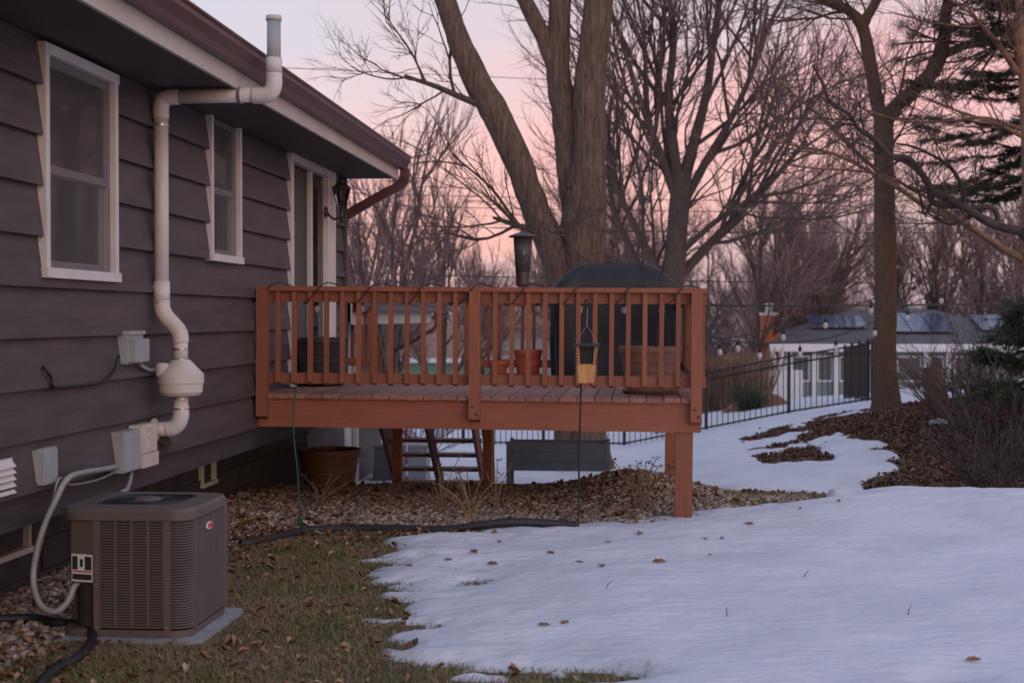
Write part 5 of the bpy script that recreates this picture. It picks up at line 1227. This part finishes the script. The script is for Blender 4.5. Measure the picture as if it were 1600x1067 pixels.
# second tree: multi-stem at x~1040
YS = 36.0; t2 = thing('maple_tree', (at(1040, 440, YS).x, YS, gz(at(1040, 440, YS).x, YS)), 'bare tree with fanning upright limbs right of the triple trunk', 'tree'); rn = random.Random(12)
m = MB(); tw = MB(); zt0 = 640
p1, r1_ = limb(m, [(1045, 690), (1048, 560), (1052, 440), (1060, 340), (1064, 270)], YS, 0, [.38, .30, .27, .26, .24], 16, seed=11)
L2 = [([(1062, 300), (1050, 220), (1045, 150), (1052, 60), (1040, -40)], .24), ([(1064, 290), (1085, 220), (1105, 140), (1115, 60), (1130, -30)], .24), ([(1060, 320), (1035, 250), (1012, 190), (985, 110), (960, 30)], .18),
      ([(1066, 320), (1105, 250), (1140, 190), (1180, 100), (1200, 10)], .18), ([(1055, 440), (1110, 380), (1160, 330), (1200, 290), (1260, 220)], .20), ([(1050, 470), (1015, 400), (985, 340), (958, 280), (945, 200)], .18), ([(1058, 400), (1120, 345), (1180, 310), (1240, 300)], .13), ([(1048, 500), (1000, 420), (960, 330), (950, 240), (955, 150)], .16)]
for pix, r in L2:
    q, rr_ = limb(m, pix, YS, r * .68, r * .26, 10, dY=rn.uniform(-2, 2), bump_=.05, seed=int(r * 100)); sprout(m, tw, q, rr_, 10, rn, 3.0, 3, .15, up=.08, ang=(.3, .8))
m.build('trunk', 'bark', t2, True); tw.build('twigs', 'twig_haze_tint', t2, True)
# brown straight tree on the right
YR = 26.0; rb = at(1385, 640, YR); t3 = thing('locust_tree', (rb.x, YR, gz(rb.x, YR)), 'straight brown trunk tree forking high up on the leafy bank', 'tree'); rn = random.Random(15)
m = MB(); tw = MB()
zr = gz(rb.x, YR); base_py = 533.5
p1, r1_ = limb(m, [(1384, 660), (1385, 625), (1383, 560), (1384, 440), (1382, 330), (1381, 240), (1380, 190)], YR, 0, [.36, .25, .20, .195, .185, .175, .17], 20, bump_=.05, seed=21)
a1 = limb(m, [(1380, 200), (1368, 150), (1358, 90), (1346, 40), (1322, 15), (1280, -2), (1240, -20)], YR, 0, [.13, .125, .115, .11, .085, .07, .06], 14, bump_=.06, seed=22)
a2 = limb(m, [(1346, 42), (1362, 15), (1376, -15), (1390, -60)], YR, .10, .07, 12, seed=23)
a3 = limb(m, [(1384, 190), (1400, 165), (1430, 140), (1462, 105), (1475, 60), (1478, 20), (1490, -40)], YR, 0, [.13, .13, .125, .13, .12, .10, .08], 14, bump_=.1, seed=24)
a4 = limb(m, [(1470, 88), (1500, 75), (1540, 60), (1580, 40)], YR, .09, .05, 10, seed=25)
m.build('trunk', 'bark_brown', t3, True); m = MB()
for q, rr_ in (a1, a2, a3, a4): sprout(m, tw, q, rr_, 7, rn, 1.6, 3, .2)
sprout(m, tw, p1, r1_, 6, rn, 1.6, 3, .75)
m.build('branches', 'bark_brown', t3, True); tw.build('twigs', 'twig', t3, True)
# gnarled crabapple leaning in from the right
YC = 18.0; rn = random.Random(18); cb = Vector((at(1640, 700, YC).x, YC, 0)); t4 = thing('crabapple_tree', (cb.x, YC, gz(cb.x, YC)), 'gnarled dark crabapple with crooked limbs reaching in from the right edge', 'tree')
m = MB(); tw = MB()
limb(m, [(1640, 770), (1635, 640), (1640, 500), (1630, 400), (1600, 355)], YC, 0, [.20, .16, .15, .14, .11], 14, bump_=.08, seed=31)
G = [([(1615, 365), (1560, 350), (1520, 335), (1490, 315), (1460, 300), (1440, 270), (1415, 250), (1390, 240), (1365, 215), (1345, 205), (1325, 180), (1300, 155), (1282, 130), (1270, 102)], .085, .022),
     ([(1500, 322), (1470, 318), (1455, 305), (1445, 285), (1420, 265), (1395, 250), (1360, 235)], .05, .02), ([(1560, 350), (1545, 330), (1515, 320), (1508, 290), (1490, 260), (1465, 240), (1430, 230), (1400, 225)], .06, .018),
     ([(1460, 305), (1440, 330), (1437, 300), (1420, 290), (1395, 275)], .03, .012), ([(1365, 215), (1330, 196), (1300, 196)], .03, .012), ([(1520, 335), (1490, 345), (1460, 330), (1435, 330)], .035, .012)]
for pix, r0, r1 in G:
    r0 *= .66; r1 *= .6; pix = [pix[0]] + [(u + rn.uniform(-7, 7), v + rn.uniform(-7, 7)) for u, v in pix[1:-1]] + [pix[-1]]
    q, rr_ = limb(m, pix, YC, r0, r1, 10, dY=rn.uniform(-.8, .4), bump_=.10, seed=int(r0 * 1000), n=4); sprout(m, tw, q, rr_, 7, rn, .62, 3, .15, up=.06, thin=.012, jit=.2, rmin=.0035)
m.build('trunk', 'bark_dark', t4, True); tw.build('twigs', 'bark_dark', t4, True)
# tan-limbed tree behind it
YV = 20.5; rn = random.Random(22); vb = at(1645, 700, YV); t5 = thing('young_tree', (vb.x, YV, gz(vb.x, YV)), 'slender tan-barked tree with long arching branches at the right edge', 'tree')
m = MB(); tw = MB()
limb(m, [(1640, 790), (1625, 640), (1612, 480), (1606, 380), (1604, 250), (1597, 110), (1592, 0), (1588, -60)], YV, 0, [.10, .09, .085, .08, .07, .06, .05, .04], 12, bump_=.03, seed=41)
for pix, r0 in (([(1612, 410), (1560, 385), (1500, 345), (1450, 325), (1400, 290), (1340, 240), (1280, 180), (1220, 130), (1180, 80)], .06), ([(1590, 115), (1560, 70), (1530, 35), (1500, -5)], .05), ([(1600, 215), (1560, 195), (1500, 175), (1440, 150)], .035),
                ([(1604, 205), (1540, 185), (1480, 190), (1400, 187), (1300, 150)], .03), ([(1590, 100), (1585, 50), (1560, 0)], .03), ([(1450, 325), (1380, 280), (1300, 240), (1200, 215), (1130, 150)], .035), ([(1560, 385), (1480, 330), (1380, 275), (1260, 262), (1180, 250)], .03)):
    q, rr_ = limb(m, pix, YV, r0, .008, 8, dY=rn.uniform(-1, 1), bump_=0); sprout(m, tw, q, rr_, 8, rn, 1.0, 3, .15, up=.06, thin=.012, rmin=.004)
m.build('trunk', 'bark_tan', t5, True); tw.build('twigs', 'twig', t5, True)
# conifers
def conifer(name, px, Y, top_py, rbase, label, mat, z0=.6, n=120, seed=3, lean=0):
    rn = random.Random(seed); b = at(px, 600, Y); zg = gz(b.x, Y); zt = at(px, top_py, Y).z; t = thing(name, (b.x, Y, zg), label, 'tree'); H = zt - zg
    m = MB(); m.tube([(b.x, Y, zg - .2), (b.x, Y, zg + H)], [.03 * H * .6, .01], 10); br = MB(); V = []; Fc = []
    for i in range(n):
        t_ = (i + rn.random()) / n; z = zg + z0 + (H - z0) * t_; ln = rbase * (1 - t_) ** .8 * rn.uniform(.6, 1.1) + .15; a = rn.uniform(0, 6.28)
        pts = [Vector((b.x, Y, z))]; tilt = rn.uniform(-.3, .4)
        for s in range(1, 6): u = s / 5; pts.append(Vector((b.x + math.cos(a) * ln * u, Y + math.sin(a) * ln * u, z + (tilt - .18) * ln * u + .16 * ln * u * u + rn.uniform(-.05, .05))))
        br.tube(pts, [.02, .016, .013, .01, .007, .004], 4, False)
        for s in range(int(38 * ln) + 12):
            u = rn.uniform(.15, 1) * 5; k = min(int(u), 4); p = pts[k].lerp(pts[k + 1], u - k); side = rn.uniform(-1, 1); out_ = Vector((math.cos(a), math.sin(a), 0)); lat = Vector((-math.sin(a), math.cos(a), 0))
            d = (out_ * rn.uniform(.3, 1) + lat * side + Vector((0, 0, rn.uniform(-.45, .25)))).normalized(); tl = rn.uniform(.10, .28)
            br.tube([p, p + d * tl], [.004, .002], 3, False)
            for q in range(13):
                pp = p + d * tl * rn.uniform(.05, 1); nd = (d * .7 + Vector((rn.uniform(-1, 1), rn.uniform(-1, 1), rn.uniform(-1, 1)))).normalized(); w_ = nd.orthogonal().normalized() * .009; e = pp + nd * rn.uniform(.05, .11); bi = len(V)
                V += [pp - w_, pp + w_, e]; Fc.append((bi, bi + 1, bi + 2))
    m.build('trunk', 'bark_dark', t, True); br.build('branches', 'bark_dark', t)
    link('crown', arr_mesh('crown', np.array([tuple(v) for v in V]), np.array(Fc)), mat, t)
conifer('spruce_tree', 1650, 25, -800, 2.6, 'tall dark spruce filling the upper right edge', 'needles', 3.4, 330, 3)
conifer('spruce_tree', 1610, 19.0, 470, 1.15, 'low young evergreen among the brush at the right edge', 'needles_light', .5, 46, 8)
# pine tufts on the high limb
rn = random.Random(31); V = []; Fc = []; br = MB(); YPn = 27.0
for (px, py) in ((1410, 40), (1425, 55), (1395, 70), (1440, 90), (1430, 100), (1465, 45), (1470, 20), (1500, 20), (1480, 150), (1490, 155), (1510, 110), (1530, 90), (1405, 95), (1525, 40), (1545, 25), (1500, 90)):
    c = at(px, py, YPn + rn.uniform(-.4, .4)); e0 = at(1560, 70, YPn); br.tube(smooth_path([e0, e0.lerp(c, .55) + Vector((0, 0, rn.uniform(-.2, .1))), c], 4), [.02] * 8 + [.006], 4, False)
    for k in range(170):
        a = Vector((rn.gauss(0, 1), rn.gauss(0, 1), rn.gauss(0, 1))).normalized(); o_ = c + Vector((rn.gauss(0, .06), rn.gauss(0, .06), rn.gauss(0, .05))); w_ = a.orthogonal().normalized() * .005; bi = len(V)
        V += [o_ - w_, o_ + w_, o_ + a * rn.uniform(.09, .17)]; Fc.append((bi, bi + 1, bi + 2))
e0 = at(1560, 70, YPn); pn = thing('pine_tree', (at(1660, 600, YPn).x, YPn, gz(at(1660, 600, YPn).x, YPn)), 'pine with round needle tufts behind the forked brown tree', 'tree')
br.tube([(pn.location.x, YPn, pn.location.z - .2), (pn.location.x, YPn, e0.z + 2)], [.2, .1], 10).tube([(pn.location.x, YPn, e0.z - .3), e0], [.06, .03], 6); br.build('trunk', 'bark_dark', pn); link('crown', arr_mesh('crown', np.array([tuple(v) for v in V]), np.array(Fc)), 'needles', pn)
# evergreen shrub by the mulch mound
def shrub(name, px, py, Y, rad, h, n, mat, label, twm='bark_dark', seed=1, leafs=True):
    rn = random.Random(seed); b = at(px, py, Y); zg = gz(b.x, Y); t = thing(name, (b.x, Y, zg), label, 'shrub'); m = MB(); V = []; Fc = []
    for k in range(n):
        a = rn.uniform(0, 6.28); r = rad * math.sqrt(rn.random()); r *= (1 if leafs else 1.5); e = Vector((b.x + r * math.cos(a), Y + r * math.sin(a), zg + h * rn.uniform(.35, 1) * (1 - .3 * r / rad))); mid = Vector((b.x + r * .4 * math.cos(a), Y + r * .4 * math.sin(a), zg + (e.z - zg) * .5))
        pts = smooth_path([Vector((b.x + rn.uniform(-.1, .1) * rad, Y + rn.uniform(-.1, .1) * rad, zg - .05)), mid, e], 4); m.tube(pts, [(.012 if leafs else .008) * (1 - .08 * i) for i in range(len(pts))], 4, False)
        if leafs:
            for j in range(60):
                c = pts[rn.randrange(3, len(pts))] + Vector((rn.gauss(0, .08), rn.gauss(0, .08), rn.gauss(0, .07))); d = Vector((rn.gauss(0, 1), rn.gauss(0, 1), rn.gauss(.3, 1))).normalized(); w_ = d.orthogonal().normalized() * .012; bi = len(V); V += [c - w_, c + w_, c + d * .07]; Fc.append((bi, bi + 1, bi + 2))
        else:
            for j in range(7):
                i = rn.randrange(3, len(pts) - 1); d = ((pts[i + 1] - pts[i]).normalized() + Vector((rn.uniform(-.8, .8), rn.uniform(-.8, .8), rn.uniform(-.2, .6)))).normalized(); l_ = rn.uniform(.15, .5); q1 = pts[i] + d * l_ * .5; q2 = q1 + (d + Vector((rn.uniform(-.4, .4), rn.uniform(-.4, .4), .2))).normalized() * l_ * .5
                m.tube([pts[i], q1, q2], [.006, .004, .002], 3, False)
    m.build('stems', twm, t)
    if leafs: link('foliage', arr_mesh('foliage', np.array([tuple(v) for v in V]), np.array(Fc)), mat, t)
shrub('evergreen_shrub', 1172, 630, 39.2, .62, 1.0, 60, 'needles_light', 'small green evergreen shrub beside the mulch mound', seed=3)
for k, (px, Y, r, h, lb) in enumerate(((1560, 16.5, .7, 1.9, 'bare brown bush at the lower right edge of the bank'), (1500, 21, .8, 1.8, 'tangled bare bush right of the brown tree trunk'), (1590, 19, .8, 2.4, 'tall tangled bare bush under the evergreen'), (1450, 27, .8, 1.6, 'bare bush behind the brown tree trunk'), (1530, 24, .9, 2.0, 'bare bush between the brown tree and the evergreen'))):
    shrub('bare_bush', px, 700, Y, r, h, 46, None, lb, 'twig' if k % 2 else 'bark_dark', 50 + k, False)
shrub('bare_bush', 668, 700, 27, 1.1, 1.7, 36, None, 'dark bare bush on the snow seen through the stairs', 'bark_dark', 61, False)
for k, (px, Y) in enumerate(((1470, 22.5),)):
    b = at(px, 700, Y); s = MB().tube([(b.x, Y, gz(b.x, Y) - .1), (b.x - .06, Y, gz(b.x, Y) + .35), (b.x - .16, Y, gz(b.x, Y) + .8)], [.20, .17, .14], 14, True, lambda i, kk, p: 1 + .15 * float(vnoise(kk * 1.3, i, 4))).build('tree_stump', 'bark_brown', None, True); tag(s, 'leaning broken brown stump on the leafy bank', 'stump')
# big root flare base stump by raised bed handled by trunk flare; rock on bank
q = gpath([(1468, 692)], .02)[0]; v, f = ico(); m = MB(); m.add([(q.x + .16 * a * (1 + .2 * rn.random()), q.y + .12 * b, q.z + .09 * c) for a, b, c in v], [tuple(t) for t in f]); tag(m.build('bank_rock', 'concrete', None), 'grey rock half buried in the leaf litter', 'rock')

# ================================================================== power lines
for (ya, yb, Y, r, lb) in ((293, 306, 48, .012, 'highest of the four thin wires right of the eave'), (311, 323, 48, .014, 'second wire below the eave crossing behind the big tree'), (340, 356, 46, .014, 'third wire crossing behind the bird feeder'), (415, 436, 46, .016, 'lowest thin wire just above the deck rail'), (460, 463, 40, .028, 'thick black cable level with the deck rail on the right')):
    A = at(300, ya, Y); B = at(1900, yb + 4, Y); pts = [A.lerp(B, i / 16) + Vector((0, 0, -.25 * (1 - (2 * i / 16 - 1) ** 2))) for i in range(17)]
    tag(MB().tube(pts, r, 5).build('power_line', 'black_rubber', None), lb, 'power line', 'power lines')
A = at(200, 96, 30); B = at(1900, 170, 42); tag(MB().tube([A.lerp(B, i / 12) for i in range(13)], .008, 5).build('power_line', 'black_rubber', None), 'single high wire crossing the sky past the vent stack', 'power line', 'power lines')
for (px, Y) in ((250, 47), (1900, 44)):
    x = at(px, 400, Y).x; tag(MB().tube([(x, Y, gz(x, Y) - .5), (x, Y, 9)], [.15, .11], 12).build('utility_pole', 'bark_dark', None), 'wooden utility pole beyond the ' + ('left' if px < 800 else 'right') + ' frame edge', 'utility pole')
